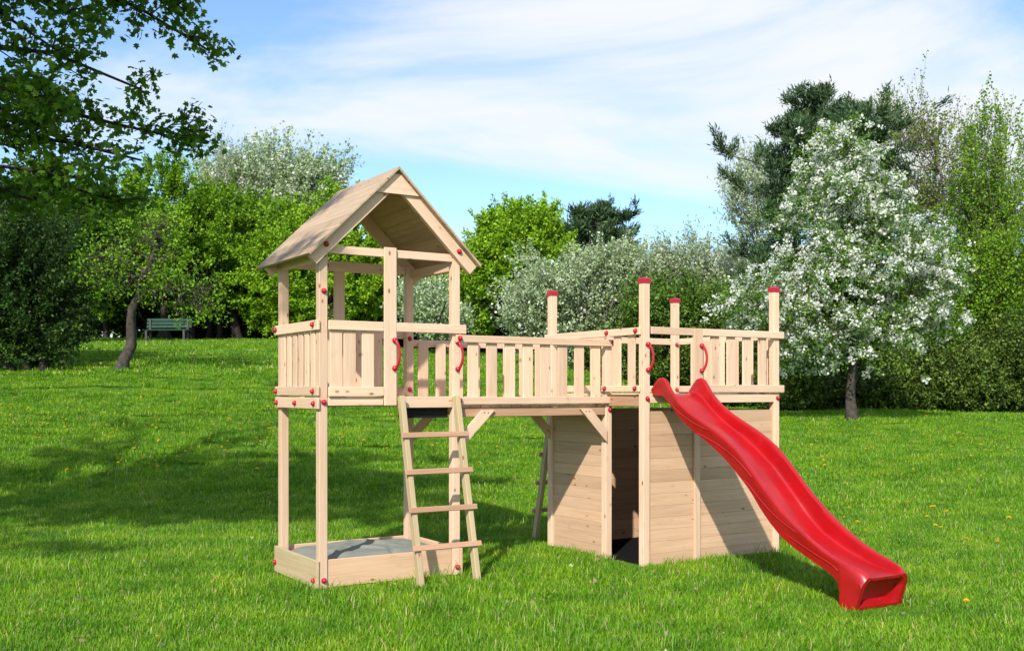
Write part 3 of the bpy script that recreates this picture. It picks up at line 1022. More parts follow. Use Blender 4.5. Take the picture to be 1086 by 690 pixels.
def leaves(P, size, shape=KITE, up=0.25, dirs=None, jitter=.35):
    """a face per point, random heading; returns V, F, rnd"""
    n = len(P); k = len(shape)
    d = rng.normal(0, 1, (n, 3)) if dirs is None else dirs + rng.normal(0, .5, (n, 3))
    d /= np.linalg.norm(d, axis=1)[:, None] + 1e-9
    nn = rng.normal(0, 1, (n, 3)); nn[:, 2] += up * 3
    x = np.cross(d, nn); x /= np.linalg.norm(x, axis=1)[:, None] + 1e-9
    z = np.cross(x, d)
    s = size * (1 + jitter * rng.uniform(-1, 1, n))
    V = P[:, None, :] + s[:, None, None] * (shape[None, :, 0:1] * x[:, None, :] + shape[None, :, 1:2] * d[:, None, :] + shape[None, :, 2:3] * z[:, None, :])
    F = np.arange(n * k).reshape(n, k)
    return V.reshape(-1, 3), F, np.repeat(np.clip(rng.normal(.5, .24, n), 0, 1), k)


def sample_env(env, n, shell=.55):
    vol = np.array([e[3] * e[4] * e[5] for e in env]) ** .75
    pick = rng.choice(len(env), n, p=vol / vol.sum())
    E = np.array(env)[pick]
    v = rng.normal(0, 1, (n, 3)); v /= np.linalg.norm(v, axis=1)[:, None]
    r = rng.uniform(shell ** 3, 1, n) ** (1 / 3)
    fr = rng.uniform(0, math.tau, 9)
    lob = np.sin(v[:, 0] * 3.1 + fr[0]) * np.sin(v[:, 2] * 3.7 + fr[1]) + .6 * np.sin(v[:, 0] * 6.3 + fr[2] + 2 * v[:, 1]) * np.sin(v[:, 2] * 6.9 + fr[3])
    r = r * (.97 + .13 * lob) + np.where(rng.uniform(0, 1, n) < .16, rng.exponential(.10, n), 0)
    return E[:, :3] + v * r[:, None] * E[:, 3:]


def tree(name, label, cat, base, env, trunk_r, leaf, size, ntips=240, per=70, clump=.42, nlimb=12, bark='bark', shape=KITE,
         blossom=None, stems=1, lean=(0, 0), trunk_top=.62, droop=0.0, shell=.55, group=None, twigs=True, min_z=None, limb_low=.3, up=.25, flat=1.0, blossom_share=.0, blossom_size=None, feather=0.0, wob=.018, balls=5):
    """env: crown ellipsoids in world metres (cx,cy,cz,rx,ry,rz); base: foot of the trunk"""
    bx, by = base
    bz = float(ground_z(bx, by)) - .06
    B0 = np.array([bx, by, bz])
    env = [tuple(e) for e in env]
    zt = max(e[2] + e[5] for e in env)
    root = empty(name, (bx, by, bz + .06))
    tag(root, label, cat, group)
    tips = sample_env(env, ntips, shell)
    if min_z is not None: tips[:, 2] = np.maximum(tips[:, 2], min_z + rng.uniform(0, .3, len(tips)))
    tips[:, 2] = np.maximum(tips[:, 2], ground_z(tips[:, 0], tips[:, 1]) + .12)
    cc = np.average([e[:3] for e in env], axis=0, weights=[e[3] * e[5] for e in env])
    paths = []
    knots = []
    for sidx in range(stems):
        b0 = B0.copy()
        if stems > 1: b0[:2] += rng.normal(0, .12 * stems ** .5, 2)
        top = np.array([cc[0] * .8 + bx * .2 + lean[0], cc[1], bz + (zt - bz) * trunk_top])
        if stems > 1: top[:2] += rng.normal(0, .9, 2)
        tr = curve(b0, top, 0, wob, 9)
        rr = trunk_r * (1 - .72 * np.linspace(0, 1, 9))
        rr[0] *= 1.35
        paths.append((tr, rr))
        for t_ in np.linspace(limb_low, 1, 8):
            k = t_ * 8; i = min(int(k), 7)
            knots.append((tr[i] + (tr[i + 1] - tr[i]) * (k - i), trunk_r * (1 - .72 * t_)))
    # limbs
    lt = sample_env(env, nlimb, .3)
    hubs = []
    for L in lt:
        L = cc + (L - cc) * .68
        kn = min(knots, key=lambda q: np.linalg.norm(q[0] - L) + 1.4 * max(0, q[0][2] - L[2] + .15 * np.linalg.norm(q[0][:2] - L[:2])))
        P = curve(kn[0], L, .05 * np.linalg.norm(L - kn[0]), .03, 7)
        r0 = min(kn[1] * .65, trunk_r * .45)
        rr = r0 * (1 - .75 * np.linspace(0, 1, 7))
        paths.append((P, rr))
        for i in range(2, 7): hubs.append((P[i], rr[i]))
    hubs += [k for k in knots[3:]]
    HP = np.array([h[0] for h in hubs])
    tw = []
    if twigs:
        for tp in tips:
            i = int(np.argmin(np.linalg.norm(HP - tp, axis=1) + rng.uniform(0, .4, len(HP))))
            r0 = min(hubs[i][1] * .5, trunk_r * .12)
            tw.append((curve(HP[i], tp, .04 - droop, .04, 5), r0 * (1 - .85 * np.linspace(0, 1, 5)) + .002))
    V1, F1_ = tube_block(paths, 8)
    blk = [F1_]
    if tw:
        V2, F2_ = tube_block(tw, 4)
        blk.append(F2_ + len(V1)); V1 = np.concatenate([V1, V2])
    org = np.array([bx, by, bz + .06])
    link_mesh('trunk', fast_mesh('trunk', V1 - org, blk, [M[bark]], smooth=True), root)
    if leaf is None: return root
    # leaf clumps round the tips and along the outer half of each twig
    n = ntips * per
    ti = np.repeat(np.arange(ntips), per)
    cs = clump * rng.uniform(.55, 1.35, ntips)
    gs = rng.normal(0, 1, (n, 3))
    gs *= np.minimum(1, 1.7 / (np.linalg.norm(gs, axis=1) + 1e-6))[:, None]
    P = tips[ti] + gs * (cs[ti] * .55)[:, None] * np.array([1, 1, .75 * flat])
    if feather:
        # leaves strung along shoots that grow outwards and up from the twig ends
        nsh = 5
        sd = (tips - cc) / (np.linalg.norm(tips - cc, axis=1)[:, None] + 1e-6)
        sd = np.repeat(sd * .7 + np.array([0, 0, .75]), nsh, 0) + rng.normal(0, .38, (ntips * nsh, 3))
        sd /= np.linalg.norm(sd, axis=1)[:, None]
        so_ = np.repeat(tips, nsh, 0) + rng.normal(0, .35, (ntips * nsh, 3)) * np.repeat(cs, nsh)[:, None]
        sl_n = clump * feather * rng.uniform(.6, 1.4, ntips * nsh)
        si = ti * nsh + rng.integers(0, nsh, n)
        P = so_[si] + sd[si] * (sl_n[si] * rng.uniform(-.5, 1, n))[:, None] + gs * size * .55
        sticks = [(np.array([so_[q] - sd[q] * sl_n[q] * .5, so_[q] + sd[q] * sl_n[q] * .3, so_[q] + sd[q] * sl_n[q]]), np.array([.008, .006, .003])) for q in range(len(so_))]
        V3, F3_ = tube_block(sticks, 3)
        link_mesh('shoots', fast_mesh('shoots', V3 - org, F3_, [M[bark]], smooth=True), root)
    P[:, 2] = np.maximum(P[:, 2], ground_z(P[:, 0], P[:, 1]) + .03)
    V, F_, r = leaves(P, size, shape, up)
    tone = np.repeat(rng.normal(0, .13, ntips)[ti], len(shape))
    r = np.clip(r + tone, 0, 1)
    link_mesh('crown', fast_mesh('crown', V - org, F_, [M[leaf]], r), root)
    if blossom:
        nb = int(n * blossom_share)
        ti = rng.integers(0, ntips, nb)
        # blossoms sit in tight balls near the outer ends of the twigs
        nball = ntips * balls
        bt = rng.integers(0, ntips, nball)
        ball = tips[bt] + np.clip(rng.normal(0, 1, (nball, 3)), -1.6, 1.6) * (cs[bt] * .52)[:, None]
        if feather: ball = P[rng.integers(0, n, nball)]
        bi = rng.integers(0, nball, nb)
        bs = blossom_size or size
        P = ball[bi] + np.clip(rng.normal(0, 1, (nb, 3)), -1.5, 1.5) * bs * .95
        P[:, 2] = np.maximum(P[:, 2], ground_z(P[:, 0], P[:, 1]) + .3)
        V, F_, r = leaves(P, bs, np.array([[0, 0, 0], [.5, .3, .1], [.35, .85, 0], [-.35, .85, 0], [-.5, .3, .1]]), .3)
        link_mesh('blossom', fast_mesh('blossom', V - org, F_, [M[blossom]], r), root)
    return root


def env_px(lst, d, depth=.8):
    """crown outline ellipses given on the photograph at distance d -> ellipsoids in metres"""
    out = []
    for e in lst:
        cx, cy, rx, ry = e[:4]
        dd = d + (e[4] if len(e) > 4 else 0)
        c = px(cx, cy, dd)
        k = dd / HF
        out.append((c.x, c.y, c.z, rx * k, min(rx, ry) * k * depth + .2, ry * k))
    return out


def at(u, d): return ((u - 543) / HF * d, d)


# --- meadow-edge trees on the left
LG = 'leafy trees along the left edge of the meadow'
tree('broadleaf_tree', 'broad bright green tree behind the leaning apple tree and the bench', 'tree', at(178, 47), env_px([(150, 250, 60, 55), (185, 262, 62, 62), (120, 270, 50, 50), (165, 215, 45, 35)], 47), .24, 'spring', .125, 150, 560, .78, feather=1.0, group=LG, bark='bark_dark', limb_low=.35)
tree('broadleaf_tree', 'tall bright green tree just left of the tower roof', 'tree', at(252, 49), env_px([(240, 265, 55, 60), (262, 290, 50, 50), (225, 235, 40, 35)], 49), .24, 'spring', .125, 130, 560, .78, feather=1.0, group=LG, bark='bark_dark', limb_low=.35)
tree('broadleaf_tree', 'light green tree seen through the open tower under its roof', 'tree', at(352, 46), env_px([(330, 290, 55, 60), (385, 280, 55, 55), (345, 240, 48, 34), (300, 300, 35, 50)], 46), .24, 'bright', .125, 180, 500, .72, feather=1.0, group=LG, bark='bark_dark', limb_low=.25)
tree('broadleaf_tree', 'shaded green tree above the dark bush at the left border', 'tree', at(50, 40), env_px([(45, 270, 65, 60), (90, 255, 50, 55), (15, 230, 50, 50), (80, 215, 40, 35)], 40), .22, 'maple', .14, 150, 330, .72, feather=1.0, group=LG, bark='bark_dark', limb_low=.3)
tree('blossom_tree', 'tall grey white flowering tree rising behind the left green trees', 'tree', at(300, 60), env_px([(290, 200, 62, 42), (255, 190, 45, 38), (335, 205, 38, 34), (300, 240, 80, 50)], 60), .26, 'silver', .17, 260, 170, .9, feather=1.3, blossom='blossom', blossom_share=.16, blossom_size=.13, bark='bark_grey')
tree('bare_tree', 'slim pale shoots with few leaves left of the flowering tree', 'tree', at(236, 58), env_px([(236, 190, 20, 48), (228, 210, 28, 40)], 58), .12, 'silver', .13, 60, 26, .5, feather=2.6, nlimb=14, bark='bark_grey')
tree('dark_bush', 'big dark green bush at the left border of the meadow', 'bush', at(30, 25.5), env_px([(35, 345, 42, 46), (-5, 290, 52, 100), (-50, 310, 50, 85), (28, 270, 48, 55), (62, 366, 24, 24), (70, 320, 26, 30)], 25.5, 1.1), .10, 'deep', .075, 420, 150, .42, feather=1.2, stems=5, bark='bark_dark', shell=.35)
tree('leaning_apple_tree', 'leaning dark trunked tree with bare grey twigs on the left lawn', 'tree', at(128, 25.2), env_px([(150, 275, 60, 45), (195, 310, 48, 34), (110, 280, 38, 38), (220, 330, 24, 14), (165, 235, 35, 25)], 25.2, 1.0), .155, 'spring', .075, 400, 9, .3, nlimb=24, bark='bark', trunk_top=.72, lean=(.3, 0), droop=.12, limb_low=.3)
# trunks of the little wood behind the bench
for i, (u, d) in enumerate(((205, 49), (222, 50), (232, 49), (262, 50), (283, 49), (112, 50), (140, 51), (298, 49))):
    k = ['slender trunk with a green crown directly right of the bench', 'second slender tree right of the bench in deep shade', 'slender dark trunked tree midway between bench and tower',
         'dark trunked tree left of the tower railing', 'dark trunked tree whose foot shows beside the tower rail', 'slender tree left of the leaning trunk on the rise',
         'slender tree right behind the leaning trunk', 'slender dark tree half hidden by the left rear tower post'][i]
    tree('woodland_tree', k, 'tree', at(u, d), env_px([(u, 292, 30, 42), (u + 8, 255, 26, 36)], d), .15, 'spring' if i % 2 else 'maple', .22, 110, 70, .95, group='slender trees of the little wood on the left', bark='bark_dark', limb_low=.4, nlimb=8)
# dark undergrowth that closes the view under the crowns
UG = 'dark undergrowth shrubs behind the meadow'
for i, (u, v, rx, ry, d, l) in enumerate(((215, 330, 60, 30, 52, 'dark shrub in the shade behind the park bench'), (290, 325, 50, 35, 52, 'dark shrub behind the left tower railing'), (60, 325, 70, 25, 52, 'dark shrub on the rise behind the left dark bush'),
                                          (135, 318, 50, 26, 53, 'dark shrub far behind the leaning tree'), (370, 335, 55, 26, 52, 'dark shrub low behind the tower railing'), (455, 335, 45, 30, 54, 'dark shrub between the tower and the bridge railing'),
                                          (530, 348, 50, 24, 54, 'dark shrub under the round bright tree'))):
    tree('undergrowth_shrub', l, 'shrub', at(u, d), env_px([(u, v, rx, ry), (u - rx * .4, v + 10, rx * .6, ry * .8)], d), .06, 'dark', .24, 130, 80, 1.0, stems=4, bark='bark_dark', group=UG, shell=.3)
# --- behind the bridge
tree('round_tree', 'round bright green tree in the middle behind the bridge', 'tree', at(552, 47), env_px([(550, 280, 52, 56), (515, 300, 40, 48), (585, 295, 34, 42), (545, 245, 38, 24), (570, 270, 36, 40), (525, 268, 34, 36)], 47), .24, 'bright', .14, 300, 330, .62, feather=.8, bark='bark_dark', limb_low=.2)
tree('hawthorn_bush', 'dull grey green bush between the tower post and the round tree', 'bush', at(452, 43), env_px([(450, 325, 28, 36), (470, 340, 26, 25)], 43), .08, 'silver', .13, 120, 60, .6, stems=3, blossom='blossom', blossom_share=.05, blossom_size=.1, bark='bark_dark')


def pine(name, label, base, top_z, tiers, trunk_r, group=None, size=.17, per=70, clump=.4):
    """tiers: (height fraction, reach, number of boughs); boughs sweep up at their ends and carry needle tufts"""
    bx, by = base; bz = float(ground_z(bx, by)) - .06
    root = empty(name, (bx, by, bz + .06)); tag(root, label, 'tree', group)
    H = top_z - bz
    tr = curve(np.array([bx, by, bz]), np.array([bx + .2, by, top_z]), 0, .006, 12)
    paths = [(tr, trunk_r * (1 - .9 * np.linspace(0, 1, 12)))]
    tufts, dirs = [], []
    for hf, reach, nbough in tiers:
        for k in range(nbough):
            a = rng.uniform(0, math.tau)
            hz = hf + rng.normal(0, .015)
            p = tr[0] + (tr[-1] - tr[0]) * min(max(hz, .03), .985)
            Lr = reach * rng.uniform(.5, 1.2)
            q = p + np.array([math.cos(a) * Lr, math.sin(a) * Lr, Lr * rng.uniform(.12, .42)])
            P = curve(p, q, -.10 * Lr, .02, 7)
            paths.append((P, .045 * (1 - .8 * np.linspace(0, 1, 7)) * (trunk_r / .2)))
            nt_ = max(5, int(Lr * 5.5))
            for j in range(nt_):
                s = rng.uniform(.28, 1.0) ** .8
                i = min(int(s * 6), 5)
                c = P[i] + (P[i + 1] - P[i]) * (s * 6 - i)
                side = rng.normal(0, 1, 3); side[2] = abs(side[2]) * .7 + .55
                e = c + side * .22 * Lr ** .5
                paths.append((np.array([c, (c + e) / 2 + .02, e]), np.array([.014, .010, .004])))
                tufts.append(e); dirs.append(e - c)
            tufts.append(q); dirs.append(q - p)
    tufts = np.array(tufts); dirs = np.array(dirs); dirs /= np.linalg.norm(dirs, axis=1)[:, None]
    n = len(tufts) * per
    ti = np.repeat(np.arange(len(tufts)), per)
    P = tufts[ti] - dirs[ti] * rng.uniform(0, clump, n)[:, None] + rng.normal(0, clump * .17, (n, 3))
    V, F_, r = leaves(P, size, NEEDLE, .1, dirs[ti] * .9 + np.array([0, 0, .25]))
    r = np.clip(r + np.repeat(rng.normal(0, .12, len(tufts))[ti], 4), 0, 1)
    org = np.array([bx, by, bz + .06])
    V1, F1_ = tube_block(paths, 6)
    link_mesh('trunk', fast_mesh('trunk', V1 - org, F1_, [M['bark']], smooth=True), root)
    link_mesh('crown', fast_mesh('crown', V - org, F_, [M['pine']], r), root)
    return root


zt = px(0, 222, 62).z
pine('pine_tree', 'dark pine top showing right of the round bright tree', at(630, 62), zt, [(.98, .7, 4), (.93, 1.2, 6), (.87, 1.9, 7), (.8, 2.3, 7), (.72, 2.4, 7), (.63, 2.4, 7), (.52, 2.4, 6)], .2, size=.34, per=60, clump=.6)
zt = px(0, 96, 34).z
pine('pine_tree', 'tall dark pine rising behind the white flowering pear tree', at(862, 34), zt, [(.99, .28, 4), (.965, .5, 5), (.93, .85, 7), (.89, 1.3, 8), (.85, 1.75, 9), (.80, 2.2, 9), (.75, 2.6, 10), (.69, 2.5, 9), (.62, 2.5, 9), (.55, 2.6, 9), (.47, 2.4, 8), (.38, 2.3, 8), (.28, 2.2, 7), (.18, 2.0, 6)], .2, size=.19, per=75, clump=.44)
tree('flowering_shrub', 'wide silvery white flowering shrub behind the bridge railing', 'shrub', at(618, 37), env_px([(615, 312, 62, 40), (575, 330, 38, 30), (655, 305, 38, 38), (600, 345, 60, 28)], 37), .08, 'silver', .10, 420, 130, .52, feather=1.3, stems=5, blossom='blossom', blossom_share=.07, blossom_size=.085, bark='bark_grey', shell=.45)
tree('flowering_shrub', 'pale green shrub with thin upper twigs left of the pear tree', 'shrub', at(735, 39), env_px([(735, 300, 45, 45), (700, 305, 32, 38), (770, 315, 35, 40), (730, 340, 60, 35)], 39), .08, 'silver', .095, 380, 110, .5, feather=1.6, stems=5, blossom='blossom', blossom_share=.06, blossom_size=.09, bark='bark_grey', shell=.45)
tree('green_shrub', 'fresh green shrub low between the white shrub and the pear tree', 'shrub', at(705, 35), env_px([(705, 330, 40, 28), (745, 335, 32, 26)], 35), .06, 'pear_leaf', .10, 200, 110, .5, stems=4, feather=1.2, bark='bark_dark')
# --- right side
tree('pear_tree', 'white flowering pear tree with bare trunk on the right lawn', 'tree', at(904, 25), env_px([(893, 225, 60, 80), (848, 320, 80, 62), (940, 300, 76, 72), (890, 170, 36, 38), (980, 265, 34, 46), (900, 330, 95, 60), (805, 330, 38, 40), (930, 225, 38, 42), (1000, 320, 30, 38)], 25, .9), .125, 'pear_leaf', .07, 520, 95, .40, wob=.008, balls=5, nlimb=20, bark='bark', blossom='blossom', blossom_share=1.0, blossom_size=.055, trunk_top=.75, limb_low=.22, shell=.4)
tree('broadleaf_tree', 'light airy tree with pale leaves left of the tall pine', 'tree', at(800, 42), env_px([(800, 205, 30, 45), (805, 260, 34, 45)], 42), .16, 'silver', .11, 150, 60, .5, feather=1.6, bark='bark_grey')
tree('birch_tree', 'tall thin twigged tree with few young leaves behind the pear', 'tree', at(985, 40), env_px([(955, 165, 42, 60), (1000, 180, 45, 60), (1010, 250, 60, 60)], 40), .17, 'olive', .095, 280, 75, .5, feather=1.9, nlimb=22, bark='bark_grey', trunk_top=.85)
tree('birch_tree', 'light green feathery tree at the right border', 'tree', at(1055, 36), env_px([(1050, 190, 42, 75), (1070, 270, 55, 65), (1035, 310, 55, 60), (1075, 330, 45, 50)], 36), .17, 'spring', .095, 340, 150, .5, feather=1.7, nlimb=18, bark='bark_grey', trunk_top=.8)
tree('broadleaf_tree', 'olive green tree filling the lower right behind the pear', 'tree', at(1020, 33), env_px([(1015, 335, 50, 55), (1075, 320, 45, 75), (985, 355, 45, 45), (1045, 290, 30, 45)], 33), .12, 'spring', .085, 330, 130, .5, stems=3, bark='bark_dark', feather=1.6)
HG = 'dark hedge shrubs along the right edge of the lawn'
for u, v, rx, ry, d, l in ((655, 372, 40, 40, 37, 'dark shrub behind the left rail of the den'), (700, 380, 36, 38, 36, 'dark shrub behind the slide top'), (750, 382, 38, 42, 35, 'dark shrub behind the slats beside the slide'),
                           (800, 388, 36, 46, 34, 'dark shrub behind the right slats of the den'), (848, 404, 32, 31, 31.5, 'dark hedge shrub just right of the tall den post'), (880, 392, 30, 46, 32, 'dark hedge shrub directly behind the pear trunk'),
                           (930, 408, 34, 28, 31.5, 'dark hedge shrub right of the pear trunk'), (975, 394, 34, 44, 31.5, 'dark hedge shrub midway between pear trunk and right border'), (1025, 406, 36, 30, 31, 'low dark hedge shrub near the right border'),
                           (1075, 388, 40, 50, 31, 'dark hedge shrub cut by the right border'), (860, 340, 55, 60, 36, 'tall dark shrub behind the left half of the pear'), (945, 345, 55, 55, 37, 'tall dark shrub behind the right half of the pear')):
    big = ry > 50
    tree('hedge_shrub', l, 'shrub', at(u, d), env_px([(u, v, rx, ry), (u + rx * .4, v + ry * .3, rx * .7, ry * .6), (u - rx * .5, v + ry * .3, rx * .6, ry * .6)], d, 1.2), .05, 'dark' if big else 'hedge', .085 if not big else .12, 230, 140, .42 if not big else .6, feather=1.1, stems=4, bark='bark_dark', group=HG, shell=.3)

# --- the far wood that closes the view
n = 30000
u = rng.uniform(-120, 1206, n); d = rng.uniform(74, 88, n)
x = (u - 543) / HF * d
gz = ground_z(x, d)
hgt = np.interp(u, [-120, 300, 450, 600, 700, 1206], [9, 8, 6.2, 5.2, 6, 7.5]) * (1 + .16 * np.sin(u * .05) * np.sin(u * .021 + 1))
P = np.stack([x, d, gz + hgt * rng.uniform(0, 1, n) ** .8 - .2], -1)
V, F_, r = leaves(P, .62, KITE, .2)
dw = link_mesh('distant_wood', fast_mesh('distant_wood', V, F_, [M['hedge']], r))
tag(dw, 'dark distant wood behind the trees at the meadow edge', 'wood', kind='stuff')

# --- the maple whose boughs hang into the top left corner
def maple():
    bx, by = -8.3, 7.6
    bz = float(ground_z(bx, by)) - .05
    root = empty('maple_tree', (bx, by, bz + .05))
    tag(root, 'near maple whose leafy boughs hang into the upper left corner', 'tree')
    top = np.array([-8.1, 7.9, 6.6])
    tr = curve(np.array([bx, by, bz]), top, 0, .01, 10)
    rr = .26 * (1 - .65 * np.linspace(0, 1, 10))
    paths = [(tr, rr)]
    limbs = []
    # boughs in the picture: end points on the photograph with their distances
    for u, v, d, st, sag in ((222, 54, 9.4, 6, .35), (190, 6, 9.0, 7, .3), (150, 95, 8.8, 5, .25), (100, 25, 8.2, 6, .4), (60, -25, 9.2, 8, .4), (205, 150, 9.6, 4, .3), (150, 170, 8.9, 4, .2),
                             (95, 190, 8.3, 3, .25), (110, 130, 10.2, 5, .3), (60, 110, 8.0, 4, .3), (120, -30, 10.4, 8, .4), (45, 215, 9.0, 3, .3), (130, 215, 9.9, 3, .25), (70, 60, 9.8, 6, .3), (170, -40, 8.6, 8, .4), (25, 160, 8.4, 4, .3)):
        q = np.array(px(u, v, d))
        i = min(st + 1, 9)
        P = curve(tr[i], q, sag, .012, 10)
        limbs.append(P); paths.append((P, .055 * (1 - .88 * np.linspace(0, 1, 10)) + .003))
    # boughs away from the picture
    for k in range(26):
        a = rng.uniform(.9, 2 * math.pi - .35)
        i = int(rng.integers(3, 10))
        Lr = rng.uniform(2.6, 4.6) * (1.1 - .05 * i)
        q = tr[i] + np.array([math.cos(a) * Lr, math.sin(a) * Lr, rng.uniform(.2, 2.4)])
        P = curve(tr[i], q, .4, .015, 8)
        limbs.append(P); paths.append((P, .06 * (1 - .85 * np.linspace(0, 1, 8)) + .003))
    for k in range(62):
        i = int(rng.integers(5, 10))
        q = np.array([rng.uniform(-7.5, -2.4), rng.uniform(3.6, 8.6), 0])
        q[2] = max(HC + .371 * q[1] + .75, rng.uniform(5.4, 7.8))
        P = curve(tr[i], q, .5, .012, 8)
        limbs.append(P); paths.append((P, .06 * (1 - .85 * np.linspace(0, 1, 8)) + .003))
    tips = []
    for P in limbs:
        L = np.linalg.norm(P[-1] - P[0]); n = int(L * 7)
        for j in range(n):
            s = 1 - rng.uniform(0, .72) ** 1.15
            k = s * (len(P) - 1); i = min(int(k), len(P) - 2)
            c = P[i] + (P[i + 1] - P[i]) * (k - i)
            fwd = (P[-1] - P[0]) / L
            d = fwd * .6 + rng.normal(0, .62, 3); d[2] = d[2] * .55 + .05
            d /= np.linalg.norm(d)
            ln = rng.uniform(.15, .55) * (1.25 - s * .55)
            e = c + d * ln
            paths.append((curve(c, e, .02, .04, 4), np.array([.008, .006, .0045, .003])))
            for f_ in (.45, .75, 1.0):
                tips.append(c + (e - c) * f_)
        tips.append(P[-1])
    tips = np.array(tips)
    per = 11
    n = len(tips) * per
    ti = np.repeat(np.arange(len(tips)), per)
    P = tips[ti] + rng.normal(0, .065, (n, 3))
    V, F_, r = leaves(P, .060, LOBED, .45)
    # lobed leaves are 12-gons; split each into a fan of quads for clean shading
    k = np.arange(n)[:, None] * 12
    fq = np.concatenate([k + np.array(q)[None, :] for q in ((0, 1, 2, 3), (0, 3, 5, 6), (3, 4, 5, 3), (0, 6, 7, 9), (0, 9, 10, 11), (7, 8, 9, 7))[:2]], 0)
    ft = np.concatenate([k + np.array([3, 4, 5])[None, :], k + np.array([7, 8, 9])[None, :]], 0)
    fq = np.concatenate([fq, k + np.array([0, 6, 7, 9])[None, :], k + np.array([0, 9, 10, 11])[None, :]], 0)
    org = np.array([bx, by, bz + .05])
    V1, F1_ = tube_block(paths, 6)
    link_mesh('trunk', fast_mesh('trunk', V1 - org, F1_, [M['bark_dark']], smooth=True), root)
    link_mesh('crown', fast_mesh('crown', V - org, [fq, ft], [M['maple']], r), root)
maple()

# ------------------------------------------------------------------ park bench under the trees
bc = px(179, 362, 41)
bzz = float(ground_z(bc.x, bc.y))
bench = empty('park_bench', (bc.x, bc.y, bzz), R(-4))
tag(bench, 'green slatted park bench in the shade under the left trees', 'bench')
s_ = MB()
for i in range(3): s_.span((-.9, -.02 - .13 * (i + 1) + .02, .43), (.9, -.02 - .13 * i, .465))
s_.build('seat', M['bench'], bench)
s_ = MB()
for i in range(3): s_.span((-.9, .03 + .02 * i, .55 + .13 * i), (.9, .065 + .02 * i, .65 + .13 * i))
s_.build('backrest', M['bench'], bench)
for x in (-.75, .75):
    l = MB(); l.span((x - .04, -.40, -.03), (x + .04, -.32, .428)); l.span((x - .04, .0, -.03), (x + .04, .028, .90)); l.span((x - .04, -.318, .36), (x + .04, -.002, .428))
    l.build('leg', M['bench_leg'], bench)

# ------------------------------------------------------------------ grass, flowers, litter
gcol = bpy.data.collections.new('grass_parts')          # kept out of the scene; only its meshes are instanced


def patch(i, nblade, rad, hmin, hmax, wd):
    a = rng.uniform(0, math.tau, nblade); r = rad * np.sqrt(rng.uniform(0, 1, nblade))
    tuftc = rng.normal(0, rad * .5, (14, 2))
    P = np.stack([r * np.cos(a), r * np.sin(a)], -1)
    half = nblade // 3
    P[:half] = tuftc[rng.integers(0, 14, half)] + rng.normal(0, .018, (half, 2))
    h = rng.uniform(hmin, hmax, nblade) * rng.choice([.7, 1.0, 1.3], nblade, p=[.4, .45, .15])
    h[:half] *= 1.2
    w = wd * rng.uniform(.6, 1.25, nblade)
    th = rng.uniform(0, math.tau, nblade)
    bend = rng.uniform(.15, .95, nblade) * h
    dx_, dy_ = np.cos(th), np.sin(th)
    sx, sy = -dy_, dx_
    def pt(f, hz, wf, side):
        return np.stack([P[:, 0] + dx_ * bend * f + sx * w * wf * side, P[:, 1] + dy_ * bend * f + sy * w * wf * side, h * hz - .008], -1)
    V = np.stack([pt(0, 0, .5, -1), pt(0, 0, .5, 1), pt(.28, .55, .45, 1), pt(.28, .55, .45, -1), pt(.68, .86, .28, 1), pt(.68, .86, .28, -1), pt(1.05, 1.0, 0, 1)], 1)
    k = np.arange(nblade)[:, None] * 7
    fq = np.concatenate([k + np.array([0, 1, 2, 3]), k + np.array([3, 2, 4, 5])], 0)
    ft = k + np.array([5, 4, 6])
    rn = np.clip(rng.beta(2.2, 2.6, nblade) * .9, 0, .9)
    dry = rng.uniform(0, 1, nblade) < .05
    rn[dry] = 1.0
    me = fast_mesh('grass_tuft', V.reshape(-1, 3), [fq, ft], [M['grass']], np.repeat(rn, 7))
    o = bpy.data.objects.new('grass_tuft_%02d' % i, me)
    gcol.objects.link(o)


for i in range(5): patch(i, 760, .30, .020, .060, .0050)
for i in range(5, 9): patch(i, 620, .42, .025, .065, .0075)
for i in range(9, 12): patch(i, 520, .65, .03, .075, .013)

for i in range(12, 14): patch(i, 110, .16, .06, .125, .006)

sand = lambda L: (L[:, 0] > -.05) & (L[:, 0] < TA + PW + .05) & (L[:, 1] > -.03) & (L[:, 1] < TB + PW + .05)
den = lambda L: (L[:, 0] > FX + .04) & (L[:, 0] < FX + FC + .04) & (L[:, 1] > FY + .04) & (L[:, 1] < FY + FE + .04)


def scatter(n, y0, y1, m=.62, pad=1.0, power=1.0):
    y = y0 + (y1 - y0) * rng.uniform(0, 1, n) ** power
    x = rng.uniform(-1, 1, n) * (m * y * .82 + pad)
    return np.stack([x, y, ground_z(x, y)], -1)


def frame_local(P):
    d = P[:, :2] - np.array(A0)[:2]
    return np.stack([d[:, 0] * CT + d[:, 1] * ST, -d[:, 0] * ST + d[:, 1] * CT], -1)


near = scatter(2300, 5.2, 13.5)
mid = scatter(3600, 13, 26)
far = scatter(4200, 25, 62)
L = frame_local(near)
inset = ((L[:, 0] > FX - .2) & (L[:, 0] < FX + .84) & (L[:, 1] > FY - 2.65) & (L[:, 1] < FY - 1.78)) | ((L[:, 0] > -.27) & (L[:, 0] < TA + PW + .27) & (L[:, 1] > -.26) & (L[:, 1] < TB + PW + .27)) | ((L[:, 0] > FX - .2) & (L[:, 0] < FX + FC + .27) & (L[:, 1] > FY - .2) & (L[:, 1] < FY + FE + .27))
near_big = near[~inset]
